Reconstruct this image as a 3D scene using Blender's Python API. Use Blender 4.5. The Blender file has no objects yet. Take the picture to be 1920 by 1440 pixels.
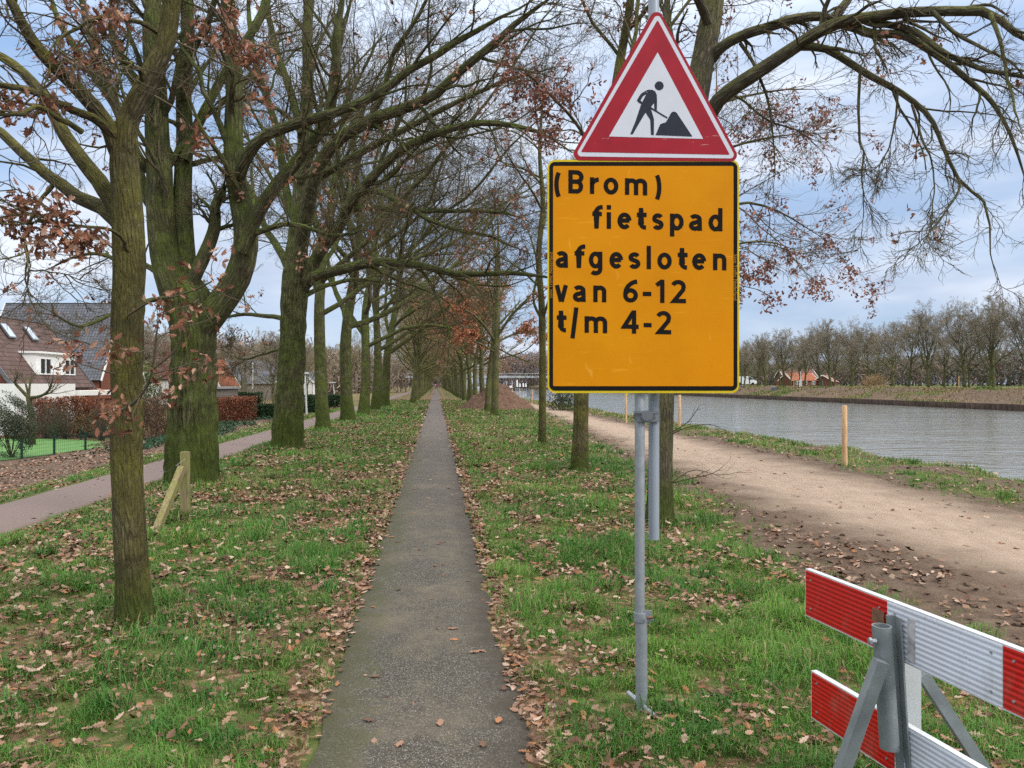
import bpy, math, random
import numpy as np
from mathutils import Vector, Matrix

# ------------------------------------------------------------------ camera, sky, sun, exposure
SC = bpy.context.scene
COL = SC.collection
CAM_H = 1.6
YAW = math.radians(5.6)
FPX = 1450.0
cam_data = bpy.data.cameras.new("camera")
cam_data.sensor_width = 36.0
cam_data.lens = 36.0 * FPX / 1920.0
cam_data.clip_start = 0.05
cam_data.clip_end = 4000
cam = bpy.data.objects.new("camera", cam_data)
COL.objects.link(cam)
cam.location = (0, 0, CAM_H)
cam.rotation_euler = (math.radians(90.0), 0, -YAW)
SC.camera = cam

SUN_ELEV, SUN_AZ = math.radians(32), math.radians(128)      # azimuth from +Y towards +X: light from behind on the right
world = bpy.data.worlds.new("World")
SC.world = world
world.use_nodes = True
wt = world.node_tree
bg = wt.nodes["Background"]
bg.inputs["Strength"].default_value = 0.12
sky = wt.nodes.new("ShaderNodeTexSky")
sky.sky_type = 'NISHITA'
sky.sun_disc = False
sky.sun_elevation = SUN_ELEV
sky.sun_rotation = SUN_AZ
sky.air_density = 1.0
sky.dust_density = 1.2
tc = wt.nodes.new("ShaderNodeTexCoord")
mp = wt.nodes.new("ShaderNodeMapping")
mp.inputs["Scale"].default_value = (1.0, 1.0, 3.6)
mp.inputs["Location"].default_value = (0.3, 0.1, 0.2)
ns = wt.nodes.new("ShaderNodeTexNoise")
ns.inputs["Scale"].default_value = 2.3
ns.inputs["Detail"].default_value = 7
ns.inputs["Roughness"].default_value = 0.52
ns.inputs["Distortion"].default_value = 0.25
rp = wt.nodes.new("ShaderNodeValToRGB")
rp.color_ramp.elements[0].position = 0.36
rp.color_ramp.elements[0].color = (0.05, 0.05, 0.05, 1)
rp.color_ramp.elements[1].position = 0.60
rp.color_ramp.elements[1].color = (1, 1, 1, 1)
ns2 = wt.nodes.new("ShaderNodeTexNoise")
ns2.inputs["Scale"].default_value = 3.4
ns2.inputs["Detail"].default_value = 6
rp2 = wt.nodes.new("ShaderNodeValToRGB")                      # cloud colour: grey-blue bellies to white tops
rp2.color_ramp.elements[0].position = 0.38
rp2.color_ramp.elements[0].color = (4.1, 5.0, 6.6, 1)
rp2.color_ramp.elements[1].position = 0.64
rp2.color_ramp.elements[1].color = (7.6, 8.1, 9.0, 1)
blue = wt.nodes.new("ShaderNodeMix")
blue.data_type = 'RGBA'
blue.inputs[0].default_value = 0.55
blue.inputs[7].default_value = (3.2, 5.0, 8.2, 1)
mx = wt.nodes.new("ShaderNodeMix")
mx.data_type = 'RGBA'
L = wt.links.new
L(tc.outputs["Generated"], mp.inputs["Vector"])
L(mp.outputs[0], ns.inputs["Vector"])
L(mp.outputs[0], ns2.inputs["Vector"])
L(ns.outputs["Fac"], rp.inputs["Fac"])
L(ns2.outputs["Fac"], rp2.inputs["Fac"])
L(sky.outputs[0], blue.inputs[6])
L(rp.outputs[0], mx.inputs[0])
L(blue.outputs[2], mx.inputs[6])
L(rp2.outputs[0], mx.inputs[7])
# an overcast sky is about three times brighter overhead than at the horizon
sxyz = wt.nodes.new("ShaderNodeSeparateXYZ")
mr = wt.nodes.new("ShaderNodeMapRange")
mr.inputs["From Min"].default_value = 0.12
mr.inputs["From Max"].default_value = 0.9
mr.inputs["To Min"].default_value = 0.78
mr.inputs["To Max"].default_value = 1.0
vm = wt.nodes.new("ShaderNodeVectorMath")
vm.operation = 'SCALE'
L(tc.outputs["Generated"], sxyz.inputs[0])
L(sxyz.outputs[2], mr.inputs["Value"])
L(mx.outputs[2], vm.inputs[0])
L(mr.outputs[0], vm.inputs["Scale"])
# high overhead the cloud deck is neutral and bright
top = wt.nodes.new("ShaderNodeMapRange")
top.inputs["From Min"].default_value = 0.35
top.inputs["From Max"].default_value = 0.85
L(sxyz.outputs[2], top.inputs["Value"])
mz = wt.nodes.new("ShaderNodeMix")
mz.data_type = 'RGBA'
L(top.outputs[0], mz.inputs[0])
L(vm.outputs[0], mz.inputs[6])
mz.inputs[7].default_value = (19.2, 18.9, 18.2, 1)
L(mz.outputs[2], bg.inputs["Color"])

sun_data = bpy.data.lights.new("sun", 'SUN')
sun_data.energy = 1.5
sun_data.angle = math.radians(14)
sun_data.color = (1.0, 0.95, 0.88)
sun = bpy.data.objects.new("sun", sun_data)
COL.objects.link(sun)
sun.location = (20, -20, 40)
sd = Vector((math.sin(SUN_AZ) * math.cos(SUN_ELEV), math.cos(SUN_AZ) * math.cos(SUN_ELEV), math.sin(SUN_ELEV)))
sun.rotation_euler = sd.to_track_quat('Z', 'Y').to_euler()

SC.view_settings.view_transform = 'Standard'
SC.view_settings.look = 'None'
SC.view_settings.exposure = 0.42
SC.view_settings.gamma = 1.0
SC.view_settings.use_curve_mapping = False
SC.render.engine = 'CYCLES'
SC.cycles.max_bounces = 6
SC.cycles.transparent_max_bounces = 8
SC.cycles.use_denoising = False

# ------------------------------------------------------------------ helpers
RNG = np.random.default_rng(7)
random.seed(7)
FW = np.array([math.sin(YAW), math.cos(YAW), 0.0])
RT = np.array([math.cos(YAW), -math.sin(YAW), 0.0])


def W(px, py, d):
    """The point at camera depth d that was measured at (px, py) of the 1920 px survey picture."""
    return FW * d + RT * ((px - 960.0) / FPX * d) + np.array([0, 0, CAM_H - (py - 719.0) / FPX * d])


def smooth(a, b, x):
    t = np.clip((x - a) / (b - a), 0, 1)
    return t * t * (3 - 2 * t)


def vnoise(x, y, seed=0):
    x = np.asarray(x, float); y = np.asarray(y, float)
    xi = np.floor(x).astype(np.int64); yi = np.floor(y).astype(np.int64)
    xf = x - xi; yf = y - yi
    u = xf * xf * (3 - 2 * xf); v = yf * yf * (3 - 2 * yf)

    def hsh(a, b):
        n = (a * 374761393 + b * 668265263 + seed * 144665) & 0x7fffffff
        n = ((n ^ (n >> 13)) * 1274126177) & 0x7fffffff
        n = (n ^ (n >> 16)) & 0xffff
        return n / 65535.0
    return (hsh(xi, yi) * (1 - u) + hsh(xi + 1, yi) * u) * (1 - v) + (hsh(xi, yi + 1) * (1 - u) + hsh(xi + 1, yi + 1) * u) * v


def fbm(x, y, seed=0, octv=4):
    s = 0; a = 0.5; t = 0
    for i in range(octv):
        s = s + a * vnoise(np.asarray(x) * 2 ** i, np.asarray(y) * 2 ** i, seed + i * 17)
        t += a; a *= 0.5
    return s / t


ORG = {}


def tag(o, label=None, cat=None, group=None, kind=None):
    if label: o["label"] = label
    if cat: o["category"] = cat
    if group: o["group"] = group
    if kind: o["kind"] = kind
    return o


def empty(name, loc, label=None, cat=None, group=None):
    o = bpy.data.objects.new(name, None)
    COL.objects.link(o)
    o.location = Vector([float(v) for v in loc])
    o.empty_display_size = 0.2
    ORG[o.name] = np.array(loc, float)
    tag(o, label, cat, group)
    return o


def link_mesh(me, name, mat, parent=None):
    o = bpy.data.objects.new(name, me)
    COL.objects.link(o)
    if mat is not None and len(me.materials) == 0:
        me.materials.append(mat)
    if parent is not None:
        o.parent = parent
        ORG[o.name] = ORG[parent.name]
    else:
        ORG[o.name] = np.zeros(3)
    return o


def np_mesh(name, verts, faces, smooth_shade=False, col=None, uv=None):
    """verts (N,3); faces (M,k) array with constant k, or a list of such arrays."""
    if not isinstance(faces, list):
        faces = [faces]
    faces = [f for f in faces if len(f)]
    me = bpy.data.meshes.new(name)
    verts = np.ascontiguousarray(verts, np.float32)
    me.vertices.add(len(verts))
    me.vertices.foreach_set("co", verts.ravel())
    nl = sum(f.size for f in faces); nf = sum(len(f) for f in faces)
    me.loops.add(nl); me.polygons.add(nf)
    me.loops.foreach_set("vertex_index", np.concatenate([f.ravel() for f in faces]).astype(np.int32))
    starts = []; s = 0
    for f in faces:
        starts.append(s + np.arange(len(f)) * f.shape[1]); s += f.size
    me.polygons.foreach_set("loop_start", np.concatenate(starts).astype(np.int32))
    if smooth_shade:
        me.polygons.foreach_set("use_smooth", np.ones(nf, bool))
    me.update(calc_edges=True)
    if col is not None:
        ca = me.color_attributes.new("col", 'FLOAT_COLOR', 'POINT')
        c4 = np.ones((len(verts), 4), np.float32); c4[:, :3] = col
        ca.data.foreach_set("color", c4.ravel())
    return me


def np_obj(name, verts, faces, mat, parent=None, smooth_shade=False, col=None):
    verts = np.asarray(verts, float)
    bk = None
    if verts.shape[1] == 6:                                     # columns 3..5: bark coordinates that follow each limb
        verts, bk = verts[:, :3], verts[:, 3:]
    if parent is not None:
        verts = verts - ORG[parent.name]
    me = np_mesh(name, verts, faces, smooth_shade, col)
    if bk is not None:
        me.attributes.new("bark_co", 'FLOAT_VECTOR', 'POINT').data.foreach_set("vector", np.ascontiguousarray(bk, np.float32).ravel())
    return link_mesh(me, name, mat, parent)


class MB:
    """Collects boxes, bars, tubes and prisms and links them as one mesh object."""

    def __init__(self):
        self.v = []; self.f = []; self.uv = {}

    def add(self, vs, fs):
        b = len(self.v)
        self.v += [tuple(float(c) for c in p) for p in vs]
        self.f += [tuple(i + b for i in q) for q in fs]
        return self

    def box(self, c, s, ax=None):
        c = np.array(c, float)
        ax = np.eye(3) if ax is None else np.array(ax, float)
        vs = []
        for sx in (-.5, .5):
            for sy in (-.5, .5):
                for sz in (-.5, .5):
                    vs.append(c + ax[0] * sx * s[0] + ax[1] * sy * s[1] + ax[2] * sz * s[2])
        return self.add(vs, [(0, 1, 3, 2), (4, 6, 7, 5), (0, 4, 5, 1), (2, 3, 7, 6), (0, 2, 6, 4), (1, 5, 7, 3)])

    def bar(self, a, b, w, h, up=(0, 0, 1)):
        a = np.array(a, float); b = np.array(b, float)
        t = b - a; ln = np.linalg.norm(t); t /= ln
        s = np.cross(t, up); s /= np.linalg.norm(s)
        u = np.cross(s, t)
        return self.box((a + b) / 2, (ln, w, h), (t, s, u))

    def tube(self, pts, rad, n=12, cap=True):
        pts = np.array(pts, float)
        if np.isscalar(rad): rad = [rad] * len(pts)
        b = []
        vs = []; fs = []
        ref = None
        for i, p in enumerate(pts):
            t = pts[min(i + 1, len(pts) - 1)] - pts[max(i - 1, 0)]
            t /= np.linalg.norm(t)
            if ref is None:
                ref = np.array([1, 0, 0.]) if abs(t[0]) < .8 else np.array([0, 1, 0.])
            u = np.cross(t, ref); u /= np.linalg.norm(u); w = np.cross(t, u)
            for k in range(n):
                a = 2 * math.pi * k / n
                vs.append(p + rad[i] * (math.cos(a) * u + math.sin(a) * w))
        m = len(pts)
        for i in range(m - 1):
            for k in range(n):
                k2 = (k + 1) % n
                fs.append((i * n + k, i * n + k2, (i + 1) * n + k2, (i + 1) * n + k))
        if cap:
            fs.append(tuple(range(n - 1, -1, -1))); fs.append(tuple((m - 1) * n + k for k in range(n)))
        return self.add(vs, fs)

    def prism(self, poly, o, ux, uy, un, depth):
        """2-D outline poly (counter-clockwise) in the plane (ux, uy) at o, given thickness depth along -un."""
        o = np.array(o, float); n = len(poly)
        top = [o + ux * p[0] + uy * p[1] for p in poly]
        bot = [p - un * depth for p in top]
        fs = [tuple(range(n)), tuple(range(2 * n - 1, n - 1, -1))]
        for i in range(n):
            j = (i + 1) % n
            fs.append((i, i + n, j + n, j))
        return self.add(top + bot, fs)

    def build(self, name, mat, parent=None, smooth_shade=False):
        org = ORG[parent.name] if parent is not None else np.zeros(3)
        me = bpy.data.meshes.new(name)
        me.from_pydata([tuple(np.array(p) - org) for p in self.v], [], self.f)
        if smooth_shade:
            me.polygons.foreach_set("use_smooth", [True] * len(me.polygons))
            me.set_sharp_from_angle(angle=math.radians(40))
        me.update()
        return link_mesh(me, name, mat, parent)


def copy_tree(o, parent=None):
    c = o.copy()
    COL.objects.link(c)
    ORG[c.name] = ORG.get(o.name)
    if parent is not None:
        c.parent = parent
    for ch in list(o.children):
        copy_tree(ch, c)
    return c


# ------------------------------------------------------------------ materials
MATS = {}


class NT:
    def __init__(self, name, rough=0.8, spec=0.3, metal=0.0):
        self.m = bpy.data.materials.new(name); self.m.use_nodes = True
        self.t = self.m.node_tree; self.b = self.t.nodes["Principled BSDF"]
        self.b.inputs["Roughness"].default_value = rough
        self.b.inputs["Metallic"].default_value = metal
        self.b.inputs["Specular IOR Level"].default_value = spec
        MATS[name] = self.m

    def n(self, typ, **kw):
        nd = self.t.nodes.new(typ)
        for k, v in kw.items():
            if k in nd.inputs: nd.inputs[k].default_value = v
            else: setattr(nd, k, v)
        return nd

    def l(self, a, b):
        self.t.links.new(a, b)

    def coord(self, scale=(1, 1, 1), kind="Object"):
        a = self.n("ShaderNodeTexCoord"); m = self.n("ShaderNodeMapping"); m.inputs["Scale"].default_value = scale
        self.l(a.outputs[kind], m.inputs["Vector"])
        return m.outputs[0]

    def noise(self, vec, scale, detail=5, rough=.55, dist=0.0):
        nd = self.n("ShaderNodeTexNoise", Scale=scale, Detail=detail, Roughness=rough, Distortion=dist)
        self.l(vec, nd.inputs["Vector"])
        return nd.outputs["Fac"]

    def vor(self, vec, scale, feature='F1', out="Distance", rnd=1.0):
        nd = self.n("ShaderNodeTexVoronoi", feature=feature, Scale=scale, Randomness=rnd)
        self.l(vec, nd.inputs["Vector"])
        return nd.outputs[out]

    def ramp(self, fac, stops):
        nd = self.n("ShaderNodeValToRGB"); cr = nd.color_ramp
        while len(cr.elements) < len(stops): cr.elements.new(0.5)
        for e, (p, c) in zip(cr.elements, stops):
            e.position = p
            e.color = (c, c, c, 1) if np.isscalar(c) else (*c, 1)
        self.l(fac, nd.inputs["Fac"])
        return nd.outputs["Color"]

    def mix(self, fac, a, b, mode='MIX'):
        nd = self.n("ShaderNodeMix", data_type='RGBA', blend_type=mode)
        for s, v in ((0, fac), (6, a), (7, b)):
            if isinstance(v, bpy.types.NodeSocket): self.l(v, nd.inputs[s])
            elif s == 0: nd.inputs[0].default_value = v
            else: nd.inputs[s].default_value = (*v, 1)
        return nd.outputs[2]

    def math(self, op, a, b=0.0):
        nd = self.n("ShaderNodeMath", operation=op)
        for s, v in ((0, a), (1, b)):
            if isinstance(v, bpy.types.NodeSocket): self.l(v, nd.inputs[s])
            else: nd.inputs[s].default_value = v
        return nd.outputs[0]

    def color(self, c):
        if isinstance(c, bpy.types.NodeSocket): self.l(c, self.b.inputs["Base Color"])
        else: self.b.inputs["Base Color"].default_value = (*c, 1)
        return self

    def rough(self, r):
        self.l(r, self.b.inputs["Roughness"]); return self

    def bump(self, h, strength=.5, dist=.02):
        nd = self.n("ShaderNodeBump", Strength=strength, Distance=dist)
        self.l(h, nd.inputs["Height"]); self.l(nd.outputs[0], self.b.inputs["Normal"])
        return self

    def attr(self, name="col"):
        nd = self.n("ShaderNodeAttribute", attribute_name=name)
        return nd.outputs["Color"]

    def sep(self, col):
        nd = self.n("ShaderNodeSeparateColor"); self.l(col, nd.inputs[0])
        return nd.outputs


def plain(name, c, rough=.7, spec=.3, metal=0.0, var=.25, scale=6.0, bump=0.0):
    """A plain material with slight mottling."""
    t = NT(name, rough, spec, metal)
    v = t.coord()
    f = t.noise(v, scale, 6, .6)
    c = np.array(c)
    t.color(t.ramp(f, [(.25, tuple(c * (1 - var))), (.75, tuple(np.minimum(c * (1 + var), 1)))]))
    if bump: t.bump(f, bump, .01)
    return t.m


def bark(name, dark, light, moss, moss_amt, sc=16.0, bumpk=.9, baseh=.6):
    t = NT(name, .9, .2)
    vo = t.coord()
    ba = t.n("ShaderNodeAttribute", attribute_name="bark_co"); bm_ = t.n("ShaderNodeMapping"); bm_.inputs["Scale"].default_value = (1, 1, .17)
    t.l(ba.outputs["Vector"], bm_.inputs["Vector"]); v = bm_.outputs[0]
    wob = t.noise(vo, 5, 4)
    vadd = t.n("ShaderNodeVectorMath", operation='ADD'); dn = t.n("ShaderNodeTexNoise", Scale=sc * .45, Detail=4); t.l(v, dn.inputs["Vector"])
    dsc = t.n("ShaderNodeVectorMath", operation='SCALE'); dsc.inputs["Scale"].default_value = 1.6 / sc; t.l(dn.outputs["Color"], dsc.inputs[0]); t.l(v, vadd.inputs[0]); t.l(dsc.outputs[0], vadd.inputs[1])
    ridge = t.vor(vadd.outputs[0], sc, 'DISTANCE_TO_EDGE')
    fine = t.noise(v, sc * 3, 6, .65)
    h = t.math('ADD', t.math('MULTIPLY', t.ramp(ridge, [(0, 0.0), (.34, 1.0)]), .5), t.math('MULTIPLY', fine, .8))
    c = t.mix(t.ramp(h, [(.25, 0.0), (.95, 1.0)]), dark, light)
    # moss and algae: patches, more on upper faces of limbs and round the foot
    big = t.noise(vo, 2.1, 5, .6)
    geo = t.n("ShaderNodeNewGeometry"); sp = t.n("ShaderNodeSeparateXYZ"); t.l(geo.outputs["Normal"], sp.inputs[0])
    op = t.n("ShaderNodeSeparateXYZ"); t.l(vo, op.inputs[0])
    foot = t.math('MULTIPLY', t.math('SUBTRACT', 1.0, t.math('DIVIDE', op.outputs[2], baseh)), .5)
    foot = t.math('MAXIMUM', foot, 0.0)
    up = t.math('MULTIPLY', t.math('ADD', sp.outputs[2], 0.15), .42)
    m = t.math('ADD', t.math('ADD', big, up), foot)
    m = t.math('ADD', m, t.math('MULTIPLY', t.math('SUBTRACT', fine, .5), .35))
    mf = t.ramp(m, [(.62 - moss_amt, 0.0), (.95 - moss_amt, .9)])
    c = t.mix(mf, c, t.mix(t.noise(vo, 40, 4), tuple(np.array(moss) * .6), tuple(np.array(moss) * 1.5)))
    pat = t.noise(vo, 3.3, 6, .65); lich = t.noise(vo, 17, 5, .7)
    c = t.mix(t.ramp(pat, [(.42, .55), (.56, 0.0)]), c, tuple(np.array(dark) * 1.5))
    c = t.mix(t.ramp(lich, [(.62, 0.0), (.70, .6)]), c, (.235, .225, .155))
    ff = t.ramp(t.math('ADD', t.math('DIVIDE', op.outputs[2], baseh), t.math('MULTIPLY', t.math('SUBTRACT', fine, .5), .9)), [(.45, .85), (1.0, 0.0)])
    c = t.mix(ff, c, t.mix(fine, (.022, .034, .006), (.085, .115, .02)))
    t.color(t.mix(t.math('MULTIPLY', t.ramp(wob, [(.4, 0.0), (.75, .5)]), .4), c, tuple(np.array(dark) * .7)))
    t.bump(h, bumpk, .05)
    return t.m


def attr_mat(name, rough=.7, spec=.2, noise_amt=.0, trans=0.0):
    t = NT(name, rough, spec)
    c = t.attr()
    t.color(c)
    if trans:
        tr = t.n("ShaderNodeBsdfTranslucent"); t.l(c, tr.inputs["Color"])
        mxs = t.n("ShaderNodeMixShader"); mxs.inputs[0].default_value = trans
        out = t.t.nodes["Material Output"]
        t.l(t.b.outputs[0], mxs.inputs[1]); t.l(tr.outputs[0], mxs.inputs[2]); t.l(mxs.outputs[0], out.inputs["Surface"])
    return t.m


# a mossy oak bark, a younger lichen-covered bark, and the far ones
bark("bark_old", (.026, .022, .013), (.24, .212, .122), (.088, .115, .020), .28, 19, 1.0, 1.2)
bark("bark_young", (.026, .021, .013), (.205, .172, .097), (.16, .15, .032), .26, 40, .9, .45)
bark("bark_dark", (.036, .03, .021), (.20, .17, .115), (.13, .13, .04), .18, 30, .9, .7)
bark("bark_row", (.034, .029, .018), (.23, .20, .12), (.115, .13, .028), .25, 18, .7, .5)
plain("twig", (.095, .078, .046), .9, .1, var=.35, scale=3)
plain("twig_grey", (.10, .084, .06), .9, .1, var=.35, scale=3)
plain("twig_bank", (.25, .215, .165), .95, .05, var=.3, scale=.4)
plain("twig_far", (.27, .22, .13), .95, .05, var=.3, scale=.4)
attr_mat("leaf", .7, .25, trans=.15)
attr_mat("litter", .75, .2)
attr_mat("blade", .6, .25, trans=.25)

# ------------------------------------------------------------------ the setting: ground, paths, canal
PATH_L, PATH_R = -0.56, 0.41
ROAD_R, ROAD_L = -6.45, -8.3
WATER_Z = -0.6
PX = [-900, -60, -16, -12.5, -9.2, -8.6, -8.3, -6.4, -6.1, -4.5, -3.7, 9.5, 10.2, 11.6, 13.5, 47.04, 47.1, 47.3, 51.5, 56, 900]
PZ0 = [-1.4, -1.4, -1.4, -1.25, -.85, -.74, -.72, -.72, -.62, -.06, 0, 0, -.10, -1.0, -1.6, -1.6, -.12, -.10, .85, 1.05, 1.15]
PZ1 = [-1.2, -1.0, -.8, -.8, -.75, -.73, -.72, -.72, -.62, -.06, 0, 0, -.10, -1.0, -1.6, -1.6, -.12, -.10, .85, 1.05, 1.15]


def track_l(y):
    return np.interp(y, [0, 3, 6, 12, 28, 59, 80, 400], [4.9, 4.75, 4.45, 4.15, 5.3, 6.6, 6.8, 6.8]) + .5 * (fbm(np.asarray(y) * .6, 3.3, 5, 3) - .5)


def track_r(y):
    return np.interp(y, [0, 6, 12, 25, 60, 400], [6.9, 7.05, 7.45, 7.6, 7.9, 7.9]) + .5 * (fbm(np.asarray(y) * .6, 9.3, 6, 3) - .5)


def ground_z(x, y):
    x = np.asarray(x, float); y = np.asarray(y, float)
    sg = smooth(-13.5, -15.3, -0.0 + x) if False else np.clip((-13.5 - x) / 1.8, 0, 1)
    k = smooth(0, 1, (y - 36 - 11 * sg) / 11)
    z = np.interp(x, PX, PZ0) * (1 - k) + np.interp(x, PX, PZ1) * k
    amp = .055 * smooth(.05, .8, np.maximum(PATH_L - x, x - PATH_R)) * (1 - smooth(-5.2, -6.3, -0 + x * 1.0) * 0)
    amp = np.where((x < -5.8) & (x > -8.9), 0, amp)
    amp = np.where((x > 3.8) & (x < 7.8), .022, amp)
    amp = np.where((x > 11.5) & (x < 47.1), 0, amp)
    amp = np.where(x < -14.5, 0.02, amp)
    lawn = (x < -15.3) & (y > 30) & (y < 46)
    amp = np.where(lawn, 0, amp)
    amp = amp * (1 - .9 * np.exp(-((x - .9) ** 2 + (y - 3.75) ** 2) / .3))
    z = z + amp * (fbm(x * 1.1, y * 1.1, 3, 4) - .5) * 2
    churn = smooth(2.9, 3.5, x) * (1 - smooth(4.3, 4.9, x)) * (1 - smooth(12, 18, y))
    z = z + churn * ((fbm(x * 3.5, y * 3.5, 14, 4) - .5) * .11 + (np.abs(fbm(x * 9, y * 9, 15, 3) - .5)) * .05)
    mound = smooth(47.6, 49.5, x) * (1 - smooth(53, 56, x))
    z = z + mound * ((fbm(x * .35, y * .16, 8, 4) - .46) * 1.1 + (fbm(x * 1.3, y * 1.0, 9, 3) - .5) * .5)
    rim = np.exp(-((x - 9.9) / .8) ** 2)
    z = z + rim * (fbm(x * .9, y * .55, 12, 4) - .5) * .28
    return z


def zones(x, y):
    """mud, grass and leaf-litter shares of the ground at (x, y)."""
    x = np.asarray(x, float); y = np.asarray(y, float)
    n1 = fbm(x * .55, y * .55, 21, 4); n2 = fbm(x * 1.9, y * 1.9, 22, 4); n3 = fbm(x * .9, y * .9, 23, 4)
    tl, tr = track_l(y), track_r(y)
    xs = x + (n1 - .5) * 1.6 + (n2 - .5) * .7
    st = np.interp(y, [0, 5, 9, 14, 30, 60], [2.9, 2.9, 2.8, 3.5, 4.7, 6.2])
    mud = smooth(st, st + 1.1, xs) * (1 - smooth(tr + .1, tr + .9, xs))
    bank = (x > tr) & (x < 12)
    mud = np.where(bank, np.maximum(mud, smooth(.50, .60, n2 * .6 + n1 * .4) * .9), mud)
    far = x > 47
    mud = np.where(far & (x < 55), smooth(.33, .50, fbm(x * .3, y * .22, 31, 4)) , mud)
    mud = np.where(far & (x >= 55), 0, mud)
    lv = smooth(-9.2, -10.2, x) * 0 + np.where(x < -9.3, smooth(.3, .55, n1), 0)
    mud = np.where((x < -10.2) & (x > -17) & (y < 60), .75, mud)
    # leaf litter
    leaf = np.where(x < PATH_L, smooth(.38, .62, n3) * .78 + .24, smooth(.43, .63, n3) * .55 + .18)
    leaf = leaf + 1.3 * np.exp(-((x - 1.0 - .1 * (n1 - .5)) / .14) ** 2) * (y > 4) * (n2 > .42)
    leaf = leaf + 2.2 * np.exp(-((x - .47 - .06 * (n1 - .5)) / .07) ** 2) + 1.1 * np.exp(-((x + .65) / .10) ** 2)
    leaf = np.where(x > 2.8, leaf * .6 * (1 - .75 * smooth(tl - .6, tl + .3, x)), leaf)
    leaf = np.where(x > tl + .3, leaf * .12, leaf)
    leaf = np.where(bank, .10, leaf)
    leaf = np.where((x > PATH_L + .04) & (x < PATH_R - .04), .015, leaf)
    leaf = np.where((x < -9.6) & (x > -15.8), 0.75 * smooth(.36, .56, n3) + .15, leaf)
    leaf = np.where((x < ROAD_R + .2) & (x > ROAD_L - .15), 0.03, leaf)
    leaf = leaf * np.where((x < ROAD_L) & (x > -9.6), .8, 1)
    # grass
    g = (1 - mud) * smooth(.20, .42, n3 * .35 + (1 - n3) * .15 + n2 * .55 + .04)
    g = np.where((x > PATH_L - .10) & (x < PATH_R + .12), g * .35, g)
    g = np.where((x > PATH_L + .05 * (n2 - .2)) & (x < PATH_R - .05 * (n2 - .2)), 0, g)
    g = np.where((x < ROAD_R + .15) & (x > ROAD_L - .1), 0, g)
    g = np.where((x < -10.2) & (x > -15.8), g * .5, g)
    g = np.where((x > .5) & (x < 3), np.minimum(g * 1.25, 1), g)
    g = np.where(x > 10.5, 0, g)
    g = g * (1 - .8 * np.exp(-((x - .93) ** 2 + (y - 3.72) ** 2) / .03))
    return mud, g, leaf


gx = np.unique(np.concatenate([np.linspace(-900, -70, 12), np.linspace(-70, -20, 26), np.linspace(-20, -9, 60), np.linspace(-9, 12, 211),
                               np.linspace(12, 47.0, 12), [47.04, 47.1], np.linspace(47.3, 57, 42), np.linspace(57, 110, 20), np.linspace(110, 900, 12)]))
gy = np.unique(np.concatenate([np.linspace(-60, -2, 24), np.linspace(-2, 20, 200), np.linspace(20, 60, 140), np.linspace(60, 200, 150), np.linspace(200, 420, 60),
                               np.linspace(420, 2500, 16)]))
GX, GY = np.meshgrid(gx, gy)
GZ = ground_z(GX, GY)
_m, _g, _l = zones(GX, GY)
nX, nY = len(gx), len(gy)
ii, jj = np.meshgrid(np.arange(nX - 1), np.arange(nY - 1))
a0 = (jj * nX + ii).ravel()
gf = np.stack([a0, a0 + 1, a0 + nX + 1, a0 + nX], 1)

t = NT("ground", .95, .15)
vo = t.coord()
at = t.sep(t.attr())
n_big = t.noise(vo, .55, 6, .6); n_mid = t.noise(vo, 4.5, 6, .62); n_fine = t.noise(vo, 38, 6, .7)
lva = t.n("ShaderNodeVectorMath", operation='ADD'); lvn = t.n("ShaderNodeTexNoise", Scale=9, Detail=5, Roughness=.7); t.l(vo, lvn.inputs["Vector"])
lvs = t.n("ShaderNodeVectorMath", operation='SCALE'); lvs.inputs["Scale"].default_value = .16; t.l(lvn.outputs["Color"], lvs.inputs[0]); t.l(vo, lva.inputs[0]); t.l(lvs.outputs[0], lva.inputs[1])
lf = t.vor(lva.outputs[0], 24, 'F1', "Color")
lfs = t.sep(lf)
grass_c = t.mix(t.ramp(n_mid, [(.3, 0.0), (.7, 1.0)]), (.044, .070, .017), (.10, .128, .034))
grass_c = t.mix(t.ramp(n_big, [(.45, 0.0), (.75, .55)]), grass_c, (.17, .155, .065))
leaf_c = t.ramp(lfs[0], [(.1, (.085, .045, .025)), (.5, (.20, .115, .068)), (.9, (.31, .20, .13))])
mud_c = t.ramp(t.math('ADD', t.math('MULTIPLY', n_mid, .6), t.math('MULTIPLY', n_fine, .4)), [(.3, (.055, .037, .026)), (.52, (.125, .088, .063)), (.75, (.215, .158, .118))])
lmask = t.ramp(t.math('ADD', t.math('MULTIPLY', lfs[1], .55), t.math('MULTIPLY', at[1], .55)), [(.50, 0.0), (.60, .85)])
c = t.mix(lmask, grass_c, leaf_c)
mm = t.ramp(t.math('ADD', at[0], t.math('MULTIPLY', t.math('SUBTRACT', n_mid, .5), .9)), [(.40, 0.0), (.62, 1.0)])
c = t.mix(mm, c, mud_c)
t.color(c)
t.bump(t.math('ADD', n_fine, t.math('MULTIPLY', n_mid, 1.4)), .8, .03)
ground = np_obj("ground", np.stack([GX, GY, GZ], -1).reshape(-1, 3), gf, MATS["ground"], None, True,
                np.stack([_m, np.clip(_l, 0, 1), _g], -1).reshape(-1, 3))
tag(ground, "grassy canal verge littered with oak leaves and bare mud", "ground", None, "structure")


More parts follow.
